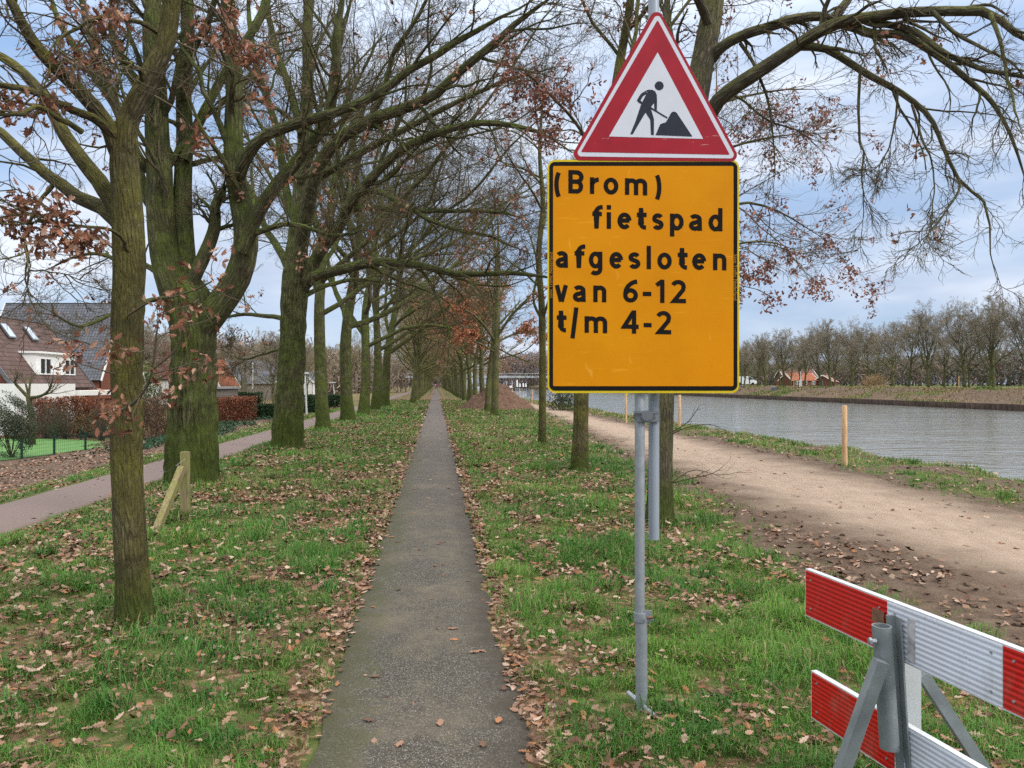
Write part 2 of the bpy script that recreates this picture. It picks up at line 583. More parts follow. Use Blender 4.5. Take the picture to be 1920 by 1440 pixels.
def strip(name, xl, xr, ys, mat, nx=10, dz=.006, camber=0.0, zfun=None, edge=.02, seed=1, dive=0.0):
    ys = np.asarray(ys, float)
    l = xl(ys) if callable(xl) else np.full_like(ys, xl)
    r = xr(ys) if callable(xr) else np.full_like(ys, xr)
    l = l + (fbm(ys * 2.5, ys * 0 + 1.5, seed, 4) - .5) * edge * 2
    r = r + (fbm(ys * 2.5, ys * 0 + 7.5, seed + 5, 4) - .5) * edge * 2
    s = np.linspace(0, 1, nx)
    X = l[:, None] * (1 - s) + r[:, None] * s
    Y = np.repeat(ys[:, None], nx, 1)
    Z = (zfun(X, Y) if zfun else ground_z(X, Y)) + dz + camber * (1 - (2 * s - 1) ** 2)
    if dive: Z = Z - dive * smooth(.86, 1, np.abs(2 * s - 1))
    cc = np.stack([np.repeat(s[None], len(ys), 0), Y * .01, s * 0 + X * 0], -1).reshape(-1, 3)
    ii, jj = np.meshgrid(np.arange(nx - 1), np.arange(len(ys) - 1))
    a = (jj * nx + ii).ravel()
    return np_obj(name, np.stack([X, Y, Z], -1).reshape(-1, 3), np.stack([a, a + 1, a + nx + 1, a + nx], 1), mat, None, True, cc)


# the narrow asphalt path
t = NT("asphalt", .85, .3)
v = t.coord()
cell = t.sep(t.vor(v, 160, 'F1', "Color"))
dist = t.vor(v, 160, 'F1')
big = t.noise(v, 1.3, 5, .55); mid = t.noise(v, 7, 5, .6)
at = t.sep(t.attr())
stone = t.ramp(cell[0], [(.0, (.024, .021, .017)), (.4, (.070, .062, .049)), (.75, (.15, .134, .108)), (.97, (.34, .315, .27))])
c = t.mix(t.ramp(dist, [(.25, 0.0), (.62, .9)]), stone, (.042, .037, .028))
c = t.mix(t.ramp(big, [(.35, .0), (.7, .5)]), c, (.088, .076, .062))
sand = t.ramp(t.math('ADD', t.math('MULTIPLY', big, .6), t.math('MULTIPLY', mid, .5)), [(.52, 0.0), (.74, .55)])
c = t.mix(sand, c, (.165, .135, .09))
lft = t.math('ADD', t.math('SUBTRACT', .34, at[0]), t.math('MULTIPLY', t.math('SUBTRACT', mid, .5), .75))
c = t.mix(t.ramp(lft, [(.05, 0.0), (.38, .75)]), c, t.mix(cell[1], (.035, .045, .012), (.09, .10, .03)))
rgt = t.math('ADD', t.math('SUBTRACT', at[0], .78), t.math('MULTIPLY', t.math('SUBTRACT', mid, .5), .6))
c = t.mix(t.ramp(rgt, [(.0, 0.0), (.22, .7)]), c, (.04, .034, .028))
eg = t.math('ADD', t.math('MULTIPLY', t.math('ABSOLUTE', t.math('SUBTRACT', at[0], .5)), 2.0), t.math('MULTIPLY', t.math('SUBTRACT', mid, .5), 1.1))
c = t.mix(t.ramp(eg, [(.55, 0.0), (1.0, .55)]), c, (.045, .036, .024))
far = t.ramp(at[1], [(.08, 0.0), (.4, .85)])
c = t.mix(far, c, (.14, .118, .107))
t.color(c)
t.bump(t.math('SUBTRACT', 1.0, dist), .7, .006)
ysp = np.concatenate([np.linspace(-3, 12, 260), np.linspace(12.2, 60, 240), np.linspace(61, 360, 120)])
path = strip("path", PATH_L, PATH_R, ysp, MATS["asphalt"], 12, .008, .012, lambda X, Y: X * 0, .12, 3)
tag(path, "narrow grey asphalt path between leaf covered verges", "path", None, "structure")

# the red asphalt road below the trees
t = NT("red_asphalt", .85, .25)
v = t.coord(); f = t.noise(v, 60, 4); b = t.noise(v, .8, 5)
c = t.mix(f, (.108, .078, .068), (.212, .16, .145))
c = t.mix(t.ramp(b, [(.35, 0.0), (.7, .5)]), c, (.17, .122, .11))
at = t.sep(t.attr())
e = t.math('ADD', at[0], t.math('MULTIPLY', t.math('SUBTRACT', b, .5), .25))
c = t.mix(t.ramp(e, [(.84, 0.0), (.95, .85)]), c, (.12, .075, .05))
t.color(c); t.bump(f, .3, .01)
road = strip("road", ROAD_L, ROAD_R, np.concatenate([np.linspace(-3, 40, 200), np.linspace(41, 360, 120)]), MATS["red_asphalt"], 12, .008, .03,
             lambda X, Y: X * 0 - .72, .06, 9)
tag(road, "dull red asphalt cycle road below the oak row", "road", None, "structure")

# the sandy works track
t = NT("sand_track", .95, .1)
v = t.coord((1, .35, 1)); vo = t.coord()
n1 = t.noise(vo, 1.2, 6, .6); n2 = t.noise(v, 6, 6, .65); n3 = t.noise(vo, 45, 5, .7)
at = t.sep(t.attr())
c = t.ramp(t.math('ADD', t.math('MULTIPLY', n2, .55), t.math('MULTIPLY', n3, .45)), [(.3, (.235, .172, .126)), (.55, (.355, .272, .208)), (.75, (.445, .355, .28))])
dirt = t.ramp(t.math('ADD', t.math('MULTIPLY', n2, .6), t.math('MULTIPLY', n3, .4)), [(.3, (.06, .041, .029)), (.55, (.14, .10, .073)), (.75, (.235, .175, .132))])
ed = t.math('MULTIPLY', t.math('ABSOLUTE', t.math('SUBTRACT', at[0], .5)), 2.0)
ed = t.math('ADD', ed, t.math('MULTIPLY', t.math('SUBTRACT', t.math('ADD', t.math('MULTIPLY', n1, .6), t.math('MULTIPLY', n2, .4)), .5), 1.6))
c = t.mix(t.ramp(ed, [(.32, 0.0), (.88, 1.0)]), c, dirt)
spk = t.vor(vo, 9, 'F1')
c = t.mix(t.ramp(t.math('ADD', spk, t.math('MULTIPLY', n3, .25)), [(.16, .7), (.24, 0.0)]), c, (.10, .07, .05))
t.color(c); t.bump(t.math('ADD', n3, t.math('MULTIPLY', n2, 1.2)), .7, .03)
track = strip("dirt_track", lambda y: track_l(y) - .35, lambda y: track_r(y) + .2, np.concatenate([np.linspace(-3, 30, 260), np.linspace(30.3, 110, 150)]),
              MATS["sand_track"], 48, .012, .0, None, .12, 15, .05)
tag(track, "pale pink sandy works track beside the canal", "track", None, "structure")

# canal water
t = NT("water", .07, .5)
t.b.inputs["IOR"].default_value = 1.33
v = t.coord((.32, .8, 1)); v2 = t.coord((.10, .30, 1))
w1 = t.noise(v, 2.6, 4, .55, .6); w2 = t.noise(v2, 1.1, 3, .5, .3)
t.color((.19, .195, .18))
t.bump(t.math('ADD', t.math('MULTIPLY', w1, .7), w2), .5, .22)
wy = np.array([-80, 60, 420, 2500.]); wx = np.array([9.8, 46.95])
wv = [(x, y, WATER_Z) for y in wy for x in wx]
water = np_obj("water", np.array(wv), np.array([[0, 1, 3, 2], [2, 3, 5, 4], [4, 5, 7, 6]]), MATS["water"])
tag(water, "rippled grey canal water", "water", None, "structure")

# the artificial lawn in the garden by the fence
t = NT("lawn", .8, .2)
v = t.coord(); t.color(t.ramp(t.noise(v, 3, 6, .6), [(.3, (.075, .18, .045)), (.7, (.12, .245, .07))]))
lw = [(-17.6, 30.5), (-16.6, 32.5), (-15.9, 36.2), (-15.6, 38.6), (-17.5, 42.2), (-20.5, 44.2), (-25.5, 45), (-26, 36), (-20, 31)]
lawn = np_obj("lawn", np.array([(x, y, -1.375) for x, y in lw]), np.array([list(range(len(lw)))[::1]]), MATS["lawn"])
tag(lawn, "bright green clipped lawn behind the wire fence", "lawn", None, "structure")

# ------------------------------------------------------------------ ground cover: grass, fallen leaves, clods


def scatter(n_m2, r0, r1, half, xlim=(-30, 12)):
    """Random points of an annular wedge round the camera's standpoint, n_m2 per square metre."""
    area = half * (r1 * r1 - r0 * r0)
    n = int(area * n_m2)
    r = np.sqrt(RNG.uniform(r0 * r0, r1 * r1, n)); a = RNG.uniform(-half, half, n) + YAW
    x = r * np.sin(a); y = r * np.cos(a)
    k = (x > xlim[0]) & (x < xlim[1])
    return x[k], y[k]


GB_V, GB_Q, GB_T, GB_C = [], [], [], []
gcount = 0


def add_blades(x, y, z, h, w, col, lean):
    global gcount
    n = len(x)
    phi = RNG.uniform(0, 2 * np.pi, n)
    flow = fbm(x * .8, y * .8, 41, 3) * 4 * np.pi
    la = np.where(RNG.random(n) < .55, flow + RNG.normal(0, .6, n), phi)
    ld = np.stack([np.cos(la), np.sin(la), np.zeros(n)], 1)
    wd = np.stack([-np.sin(phi), np.cos(phi), np.zeros(n)], 1)
    p = np.stack([x, y, z], 1); up = np.array([0, 0, 1.0])
    hh = h[:, None]; le = lean[:, None]
    mid = p + up * hh * .62 * np.sqrt(1 - np.minimum(le, .95) ** 2 * .5) + ld * hh * le * .35
    tip = p + up * hh * (1 - le * .75) + ld * hh * le * .95
    ww = w[:, None]
    V = np.stack([p - wd * ww * .5, p + wd * ww * .5, mid - wd * ww * .42, mid + wd * ww * .42, tip], 1).reshape(-1, 3)
    b = gcount + np.arange(n) * 5
    GB_V.append(V); GB_Q.append(np.stack([b, b + 1, b + 3, b + 2], 1)); GB_T.append(np.stack([b + 2, b + 3, b + 4], 1))
    GB_C.append(np.repeat(col, 5, 0)); gcount += 5 * n


def grass_cols(x, y):
    n = len(x)
    t1 = fbm(x * .7, y * .7, 51, 3)[:, None]; u = RNG.random((n, 1))
    a = np.array([[.042, .142, .022]]); b = np.array([[.138, .275, .038]])
    k = np.clip(t1 * 1.3 - .25 + (u - .5) * .6, 0, 1)
    c = a * (1 - k) + b * k
    dry = RNG.random(n) < np.where(x > 8, .35, .12) + .15 * smooth(.5, .7, fbm(x * .4, y * .4, 53, 3)) + .25 * smooth(14, 40, y) * (x > 0)
    c[dry] = np.array([.30, .25, .115]) * RNG.uniform(.6, 1.15, (dry.sum(), 1))
    return c


for (r0, r1, dens, hm, wm) in ((1.2, 4.2, 10500, .075, .0030), (4.2, 8, 5000, .08, .0040), (8, 16, 1600, .08, .0062), (16, 34, 420, .09, .014), (34, 75, 130, .10, .032)):
    x, y = scatter(dens, r0, r1, .80 if r0 < 8 else .68, (-10.4, 10.4))
    _, g, _ = zones(x, y)
    tuft = fbm(x * 5.5, y * 5.5, 61, 3); big = fbm(x * 1.6, y * 1.6, 62, 3)
    k = RNG.random(len(x)) < g * (.30 + .95 * smooth(.38, .60, tuft))
    x, y, tuft, big, g = x[k], y[k], tuft[k], big[k], g[k]
    h = hm * (.32 + 1.1 * smooth(.38, .68, tuft) + 1.15 * smooth(.5, .72, big)) * RNG.uniform(.55, 1.35, len(x))
    h = h * np.where(x < -8, .8, 1) * (.6 + .4 * g)
    add_blades(x, y, ground_z(x, y) - .004, h, wm * RNG.uniform(.7, 1.4, len(x)), grass_cols(x, y), RNG.uniform(.35, 1.0, len(x)))
# tussocks: dense tufts of long bent blades
tx, ty = scatter(2.6, 1.7, 14, .75, (-5.5, 3.2))
_, g, _ = zones(tx, ty)
k = g > .35; tx, ty = tx[k], ty[k]
tx2, ty2 = scatter(.8, 5, 30, .75, (2.8, 10.2)); _, g, _ = zones(tx2, ty2); k = (g > .3) & (RNG.random(len(tx2)) < .7)
tx = np.concatenate([tx, tx2[k]]); ty = np.concatenate([ty, ty2[k]])
for x0, y0 in zip(tx, ty):
    d = math.hypot(x0, y0); n = int(np.clip(420 / max(d, 1.8), 40, 190)); s = random.uniform(.05, .13)
    x = x0 + RNG.normal(0, s, n); y = y0 + RNG.normal(0, s, n)
    kk = (x < PATH_L - .06) | (x > PATH_R + .10); x, y = x[kk], y[kk]; n = len(x)
    if n == 0: continue
    cc = np.array([.030, .11, .020]) * (1 - (q := RNG.random((n, 1)) * .8)) + np.array([.095, .21, .034]) * q
    add_blades(x, y, ground_z(x, y) - .004, random.uniform(.09, .17) * RNG.uniform(.6, 1.3, n), np.full(n, .0035 + .0006 * d), cc, RNG.uniform(.3, 1.0, n))
grass = np_obj("grass", np.concatenate(GB_V), [np.concatenate(GB_Q), np.concatenate(GB_T)], MATS["blade"], None, False, np.concatenate(GB_C))
tag(grass, "tufted green winter grass on the verges", "grass", None, "stuff")

LEAF_HI = np.array([(0, 0), (.07, .13), (.20, .22), (.11, .33), (.30, .46), (.16, .56), (.27, .71), (.13, .78), (.11, .92), (0, 1.0)])
LEAF_MD = np.array([(0, 0), (.2, .25), (.12, .42), (.29, .62), (0, 1.0)])
LEAF_LO = np.array([(0, 0), (.27, .5), (0, 1.0)])
LEAF_COLS = np.array([(.30, .185, .125), (.37, .24, .172), (.22, .125, .082), (.16, .083, .052), (.30, .14, .068), (.11, .06, .04), (.43, .31, .235), (.26, .15, .10), (.13, .075, .05)])


def leaf_geo(P, size, T, N, tmpl, curl, fold):
    """Leaves at P along direction T with normal N: vertices and n-gon faces (two halves each)."""
    n = len(P); m = len(tmpl)
    S = np.cross(T, N); S /= np.linalg.norm(S, axis=1, keepdims=True) + 1e-9
    N = np.cross(S, T)
    half = tmpl[1:-1]
    pts = np.concatenate([tmpl[[0, -1]], half, half * [-1, 1]])
    u = pts[:, 0][None] * np.ones((n, 1)); v = pts[:, 1][None] * np.ones((n, 1))
    zz = np.abs(u) * fold[:, None] + (curl[:, None]) * ((v - .5) ** 2 * .9 + u ** 2 * 1.5) + (RNG.random(u.shape) - .5) * .10
    V = P[:, None] + size[:, None, None] * (S[:, None] * u[..., None] + T[:, None] * (v - .5)[..., None] + N[:, None] * zz[..., None])
    b = np.arange(n)[:, None] * len(pts)
    hm = m - 2
    f1 = np.concatenate([[0], 2 + np.arange(hm), [1]]); f2 = np.concatenate([[0], [1], (2 + hm + np.arange(hm))[::-1]])
    F = np.concatenate([b + f1, b + f2])
    return V.reshape(-1, 3), F


def leaf_obj(name, sets, mat, parent=None):
    Vs, Fs, Cs = [], [], []; c0 = 0
    for V, F, C in sets:
        Vs.append(V); Fs.append(F + c0); Cs.append(C); c0 += len(V)
    return np_obj(name, np.concatenate(Vs), Fs, mat, parent, False, np.concatenate(Cs))


LSETS = []
for (r0, r1, dens, tmpl, sz) in ((1.2, 6, 1050, LEAF_HI, .051), (6, 14, 640, LEAF_MD, .074), (14, 34, 230, LEAF_LO, .10), (34, 80, 32, LEAF_LO, .18)):
    x, y = scatter(dens, r0, r1, .80 if r0 < 8 else .68, (-16, 10.3))
    mu, g, l = zones(x, y)
    clump = fbm(x * 3.2, y * 3.2, 71, 3)
    k = RNG.random(len(x)) * 1.0 < l * (.5 + .85 * smooth(.38, .6, clump)) * .66
    x, y, g = x[k], y[k], g[k]; n = len(x)
    inpath = (x > PATH_L + .03) & (x < PATH_R - .03)
    lift = np.where(inpath | (x < -5.8) & (x > -8.9), .016, .012 + .05 * RNG.random(n) * g)
    P = np.stack([x, y, ground_z(x, y) + lift], 1)
    a = RNG.uniform(0, 2 * np.pi, n); tilt = np.where(inpath, .1, .34)
    N = np.stack([RNG.normal(0, 1, n) * tilt, RNG.normal(0, 1, n) * tilt, np.ones(n)], 1); N /= np.linalg.norm(N, axis=1, keepdims=True)
    T = np.stack([np.cos(a), np.sin(a), np.zeros(n)], 1); T -= N * (T * N).sum(1, keepdims=True); T /= np.linalg.norm(T, axis=1, keepdims=True)
    V, F = leaf_geo(P, sz * RNG.uniform(.6, 1.25, n), T, N, tmpl, RNG.uniform(-.5, .9, n), RNG.uniform(-.2, .5, n))
    C = LEAF_COLS[RNG.integers(0, len(LEAF_COLS), n)] * RNG.uniform(.58, 1.05, (n, 1))
    LSETS.append((V, F, np.repeat(C, len(tmpl) * 2 - 2, 0)))
leaves = leaf_obj("fallen_leaves", LSETS, MATS["litter"])
tag(leaves, "brown fallen oak leaves strewn over the verges", "leaves", None, "stuff")

# clods of turned soil along the track and the bank
x, y = scatter(70, 2.5, 22, .75, (2.5, 10.3))
mu, g, l = zones(x, y); tl, tr = track_l(y), track_r(y)
k = (RNG.random(len(x)) < mu * np.where((x > tl + .5) & (x < tr - .3), .12, 1.0) * smooth(.42, .6, fbm(x * 1.3, y * 1.3, 81, 3)))
x, y = x[k], y[k]; n = len(x)
octv = np.array([(1, 0, 0), (0, 1, 0), (-1, 0, 0), (0, -1, 0), (0, 0, .8), (.6, .6, .5), (-.6, .6, .5), (-.6, -.6, .5), (.6, -.6, .5)], float)
octf = np.array([(0, 1, 5), (1, 2, 6), (2, 3, 7), (3, 0, 8), (5, 1, 6), (6, 2, 7), (7, 3, 8), (8, 0, 5), (5, 6, 4), (6, 7, 4), (7, 8, 4), (8, 5, 4)])
V = octv[None] * (.005 + .045 * RNG.random((n, 1, 1)) ** 5) * RNG.uniform(.45, 1.5, (n, 9, 3)) * np.array([1, 1, .6]) + np.stack([x, y, ground_z(x, y)], 1)[:, None]
F = (np.arange(n)[:, None, None] * 9 + octf[None]).reshape(-1, 3)
plain("soil", (.095, .066, .047), .95, .1, var=.5, scale=9, bump=.5)
clods = np_obj("soil_clods", V.reshape(-1, 3), F, MATS["soil"])
tag(clods, "loose clods of dark soil along the track edge", "soil", None, "stuff")
# coarse dry grass on the far bank
n = 55000
x = RNG.uniform(47.3, 57, n); y = 20 + 230 * RNG.random(n) ** 1.6
mu, g, l = zones(x, y); k = RNG.random(n) < (.15 + .85 * (1 - mu)); x, y = x[k], y[k]; n = len(x)
GB_V, GB_Q, GB_T, GB_C = [], [], [], []; gcount = 0
t1 = fbm(x * .25, y * .25, 57, 3)[:, None] + RNG.normal(0, .08, (n, 1)); kk = smooth(.36, .55, t1)
add_blades(x, y, ground_z(x, y) - .02, RNG.uniform(.15, .45, n), .05 + .0006 * y, np.array([[.11, .145, .035]]) * (1 - kk) + np.array([[.27, .195, .11]]) * kk, RNG.uniform(.3, 1, n))
bank_grass = np_obj("bank_grass", np.concatenate(GB_V), [np.concatenate(GB_Q), np.concatenate(GB_T)], MATS["blade"], None, False, np.concatenate(GB_C))
tag(bank_grass, "rough green and straw coloured grass on the far bank", "grass", None, "stuff")

# ------------------------------------------------------------------ trees


def resample(P, R, n):
    """Catmull-Rom through control points P (k,3) with radii R -> n points."""
    P = np.asarray(P, float); R = np.asarray(R, float)
    if len(P) == 2:
        s = np.linspace(0, 1, n)[:, None]
        return P[0] * (1 - s) + P[1] * s, R[0] * (1 - s[:, 0]) + R[1] * s[:, 0]
    Q = np.concatenate([[2 * P[0] - P[1]], P, [2 * P[-1] - P[-2]]])
    u = np.linspace(0, len(P) - 1 - 1e-6, n); i = u.astype(int); f = (u - i)[:, None]
    p0, p1, p2, p3 = Q[i], Q[i + 1], Q[i + 2], Q[i + 3]
    out = .5 * (2 * p1 + (p2 - p0) * f + (2 * p0 - 5 * p1 + 4 * p2 - p3) * f ** 2 + (3 * p1 - p0 - 3 * p2 + p3) * f ** 3)
    return out, np.interp(u, np.arange(len(P)), R)


def nrm(v):
    return v / (np.linalg.norm(v, axis=-1, keepdims=True) + 1e-12)


def grow(P, R, k, rng, t=(.2, 1.0), ang=(30, 60), lf=(.35, .6), n=6, wob=.16, trop=(0, 0, .03), rf=.55, tip=.3, rmin=.002, lmin=.0, lmax=9., rmax=9., side=None):
    """k side shoots on every branch of the batch P (N,m,3), R (N,m); returns the same kind of batch."""
    N, m, _ = P.shape
    tt = (np.arange(k)[None] + rng.random((N, k))) / k
    tt = t[0] + (t[1] - t[0]) * tt
    x = np.clip(tt * (m - 1), 0, m - 1.001); i = x.astype(int); f = (x - i)
    a = np.arange(N)[:, None]
    pos = P[a, i] * (1 - f[..., None]) + P[a, i + 1] * f[..., None]
    tan = nrm(P[a, i + 1] - P[a, i]); rad = R[a, i] * (1 - f) + R[a, i + 1] * f
    plen = np.linalg.norm(np.diff(P, axis=1), axis=2).sum(1)
    pos = pos.reshape(-1, 3); tan = tan.reshape(-1, 3); rad = rad.ravel(); tt = tt.ravel(); plen = np.repeat(plen, k)
    M = len(pos)
    rv = nrm(rng.normal(size=(M, 3)))
    if side is not None: rv = nrm(rv + np.array(side))
    perp = nrm(rv - tan * (rv * tan).sum(1, keepdims=True))
    an = np.radians(rng.uniform(ang[0], ang[1], M)) * (1 - .25 * tt)
    d = tan * np.cos(an)[:, None] + perp * np.sin(an)[:, None]
    ln = np.clip(plen * rng.uniform(lf[0], lf[1], M) * (1.2 - .6 * tt), lmin, lmax)
    r0 = np.clip(np.minimum(rad * .85, rad * rf * rng.uniform(.8, 1.2, M)), rmin, rmax)
    out = np.empty((M, n, 3)); out[:, 0] = pos
    tr = np.array(trop)
    for s in range(1, n):
        d = nrm(d + rng.normal(size=(M, 3)) * wob + tr)
        out[:, s] = out[:, s - 1] + d * (ln / (n - 1))[:, None]
    RR = r0[:, None] * np.linspace(1, tip, n)[None]
    return out, np.maximum(RR, rmin * .6)


def tubes(P, R, k):
    """Vertices and quads of all tubes of a batch, k sides."""
    N, m, _ = P.shape
    T = np.empty_like(P); T[:, 1:-1] = P[:, 2:] - P[:, :-2]; T[:, 0] = P[:, 1] - P[:, 0]; T[:, -1] = P[:, -1] - P[:, -2]
    T = nrm(T)
    mean = nrm(P[:, -1] - P[:, 0])
    ref = np.where(np.abs(mean[:, 2:3]) < .7, np.array([[0, 0, 1.]]), np.array([[1., 0, 0]]))
    U = nrm(np.cross(T, ref[:, None])); V = np.cross(T, U)
    a = np.arange(k) * 2 * np.pi / k
    ring = U[:, :, None] * np.cos(a)[None, None, :, None] + V[:, :, None] * np.sin(a)[None, None, :, None]
    verts = P[:, :, None] + R[:, :, None, None] * ring
    base = (np.arange(N) * m * k)[:, None, None] + (np.arange(m - 1) * k)[None, :, None]
    j = np.arange(k)[None, None]; j2 = (j + 1) % k
    F = np.stack([base + j, base + j2, base + k + j2, base + k + j], -1).reshape(-1, 4)
    slen = np.concatenate([np.zeros((N, 1)), np.cumsum(np.linalg.norm(np.diff(P, axis=1), axis=2), 1)], 1) + (np.arange(N)[:, None] * .737) % 5
    bk = np.empty((N, m, k, 3)); bk[..., 0] = R[:, :, None] * np.cos(a) + (np.arange(N) % 7)[:, None, None]; bk[..., 1] = R[:, :, None] * np.sin(a); bk[..., 2] = slen[:, :, None]
    return np.concatenate([verts.reshape(-1, 3), bk.reshape(-1, 3)], 1), F


def stack(batches):
    V, F, c = [], [], 0
    for (P, R), k in batches:
        v, f = tubes(P, R, k)
        V.append(v); F.append(f + c); c += len(v)
    return np.concatenate(V), np.concatenate(F)


def trunk_geo(P, R, rings=90, sides=40, ridge=.04, flare=.35, seed=1, freq=11, flare_h=.35):
    """A trunk with vertical bark ridges and root flare along control points P, R."""
    p, r = resample(P, R, rings)
    seg = np.concatenate([[0], np.cumsum(np.linalg.norm(np.diff(p, axis=0), axis=1))])
    T = nrm(np.gradient(p, axis=0))
    ref = np.array([1., 0, 0]) if abs(T[:, 0]).max() < .8 else np.array([0, 1., 0])
    U = nrm(np.cross(T, ref)); V = np.cross(T, U)
    a = np.arange(sides) * 2 * np.pi / sides
    A, Z = np.meshgrid(a, seg)
    wig = fbm(A * 2 + 40, Z * 1.3, seed, 3)
    # ridged noise that wraps: blend two windows
    def rn(A):
        return np.abs(vnoise(A * freq / 2 + (wig - .5) * 3, Z * 1.6, seed + 3) - .5) * 2
    wgt = A / (2 * np.pi)
    rid = rn(A) * (1 - smooth(.85, 1, wgt)) + rn(A - 2 * np.pi) * smooth(.85, 1, wgt)
    lump = fbm(np.cos(A) * 1.1 + 7, np.sin(A) * 1.1 + Z * .9, seed + 9, 3) - .5
    knots = np.zeros_like(Z)
    kr = np.random.default_rng(seed + 77)
    for _ in range(9):
        ka, kz = kr.uniform(0, 2 * np.pi), kr.uniform(.22, .95) * seg[-1]
        da = np.abs((A - ka + np.pi) % (2 * np.pi) - np.pi) * r[:, None]; w_ = r.max() * kr.uniform(.22, .42); q = (da ** 2 + ((Z - kz) * .8) ** 2) / w_ ** 2
        knots += kr.uniform(.05, .11) * (np.exp(-q) - .75 * np.exp(-q * 7))
        knots += .014 * np.exp(-((Z - kz - .05 * np.sin(A + ka)) / (.10 * r.max() + .01)) ** 2)
    fl = flare * np.exp(-Z / flare_h) * (.6 + .55 * np.abs(np.sin(A * 2.5 + seed)) + .3 * (fbm(np.cos(A) * 2 + 3, np.sin(A) * 2, seed, 2) - .5))
    rr = r[:, None] * (1 + fl + knots + lump * .22 + ridge * (rid - .5))
    verts = p[:, None] + rr[..., None] * (U[:, None] * np.cos(A)[..., None] + V[:, None] * np.sin(A)[..., None])
    b = (np.arange(rings - 1) * sides)[:, None]; j = np.arange(sides)[None]; j2 = (j + 1) % sides
    F = np.stack([b + j, b + j2, b + sides + j2, b + sides + j], -1).reshape(-1, 4)
    bk = np.stack([r[:, None] * np.cos(A) + 11, r[:, None] * np.sin(A), Z + 0 * A], -1)
    return np.concatenate([verts.reshape(-1, 3), bk.reshape(-1, 3)], 1), F


def merge(parts):
    V, F, c = [], [], 0
    for v, f in parts:
        V.append(v); F.append(f + c); c += len(v)
    return np.concatenate(V), np.concatenate(F)


def limb_batch(limbs, n=16):
    P, R = [], []
    for pts in limbs:
        pts = np.asarray(pts, float)
        p, r = resample(pts[:, :3], pts[:, 3], n)
        P.append(p); R.append(r * np.clip((1 - np.linspace(0, 1, n)) / .22 + .22, .22, 1))
    return np.array(P), np.array(R)


def px(limb, d0, d1, w0, w1, extra=0):
    """Limb from survey points [(px,py),...]: camera depth runs d0 -> d1, radius w0 -> w1 (metres)."""
    n = len(limb); out = []
    for i, (x, y) in enumerate(limb):
        s = i / (n - 1)
        out.append((*W(x, y, d0 + (d1 - d0) * s), w0 * (1 - s) + w1 * s))
    return out


def twig_leaves(P, rng, per, size, tmpl=LEAF_MD, frac=1.0, cols=None, droop=.6, spread=.04):
    """Withered leaves hanging round the outer points of a twig batch."""
    pts = P[:, 1:].reshape(-1, 3)
    pts = pts[rng.random(len(pts)) < frac]
    pts = np.repeat(pts, per, 0); n = len(pts)
    pts = pts + rng.normal(size=(n, 3)) * spread
    T = nrm(rng.normal(size=(n, 3)) + np.array([0, 0, -droop])); N = nrm(rng.normal(size=(n, 3)))
    sz = size * rng.uniform(.6, 1.2, n)
    V, F = leaf_geo(pts + T * sz[:, None] * .5, sz, T, N, tmpl, rng.uniform(-.3, 1.3, n), rng.uniform(-.1, .7, n))
    cols = DEAD if cols is None else cols
    C = cols[rng.integers(0, len(cols), n)] * rng.uniform(.65, 1.15, (n, 1))
    return V, F, np.repeat(C, len(tmpl) * 2 - 2, 0)


DEAD = np.array([(.29, .125, .075), (.22, .09, .055), (.36, .18, .115), (.17, .07, .045), (.42, .25, .175)])
RUST = np.array([(.50, .205, .105), (.42, .155, .08), (.56, .27, .15), (.34, .12, .07)])
PURP = np.array([(.25, .105, .078), (.31, .135, .095), (.19, .08, .062), (.36, .18, .13)])


def finish_tree(name, base, label, group, trunk, crown, bark_m, twig_m, leafset=None, cat="tree"):
    root = empty(name, base, label, cat, group)
    np_obj("trunk", trunk[0], trunk[1], MATS[bark_m], root, True)
    np_obj("crown", crown[0], crown[1], MATS[twig_m], root, True)
    if leafset:
        leaf_obj("dead_leaves", leafset, MATS["leaf"], root)
    return root


def twiggery(LP, LR, rng, k2=9, k3=7, k4=6, k5=4, up=.04, rmin=.0024, l2=(.28, .5), t2=(.22, 1), rf=.38):
    """Branches, shoots and twigs on a batch of limbs."""
    b2 = grow(LP, LR, k2, rng, t2, (28, 62), l2, 9, .17, (0, 0, up), rf, .28, .006, .5, 4.5, .06)
    b3 = grow(*b2, k3, rng, (.15, 1), (28, 65), (.32, .55), 7, .18, (0, 0, up * .6), .5, .3, .0045, .3, 2.2)
    b4 = grow(*b3, k4, rng, (.15, 1), (28, 65), (.35, .6), 6, .2, (0, 0, up * .4), .55, .4, rmin * 1.2, .18, 1.1)
    out = [(b2, 6), (b3, 5), (b4, 4)]
    last = b4
    if k5:
        b5 = grow(*b4, k5, rng, (.2, 1), (25, 65), (.3, .6), 5, .22, (0, 0, 0), .65, .6, rmin, .08, .5)
        out.append((b5, 3)); last = b5
    return out, last


G_LEFT = "old oaks along the left side of the path"
G_YOUNG = "young oaks along the right side of the path"

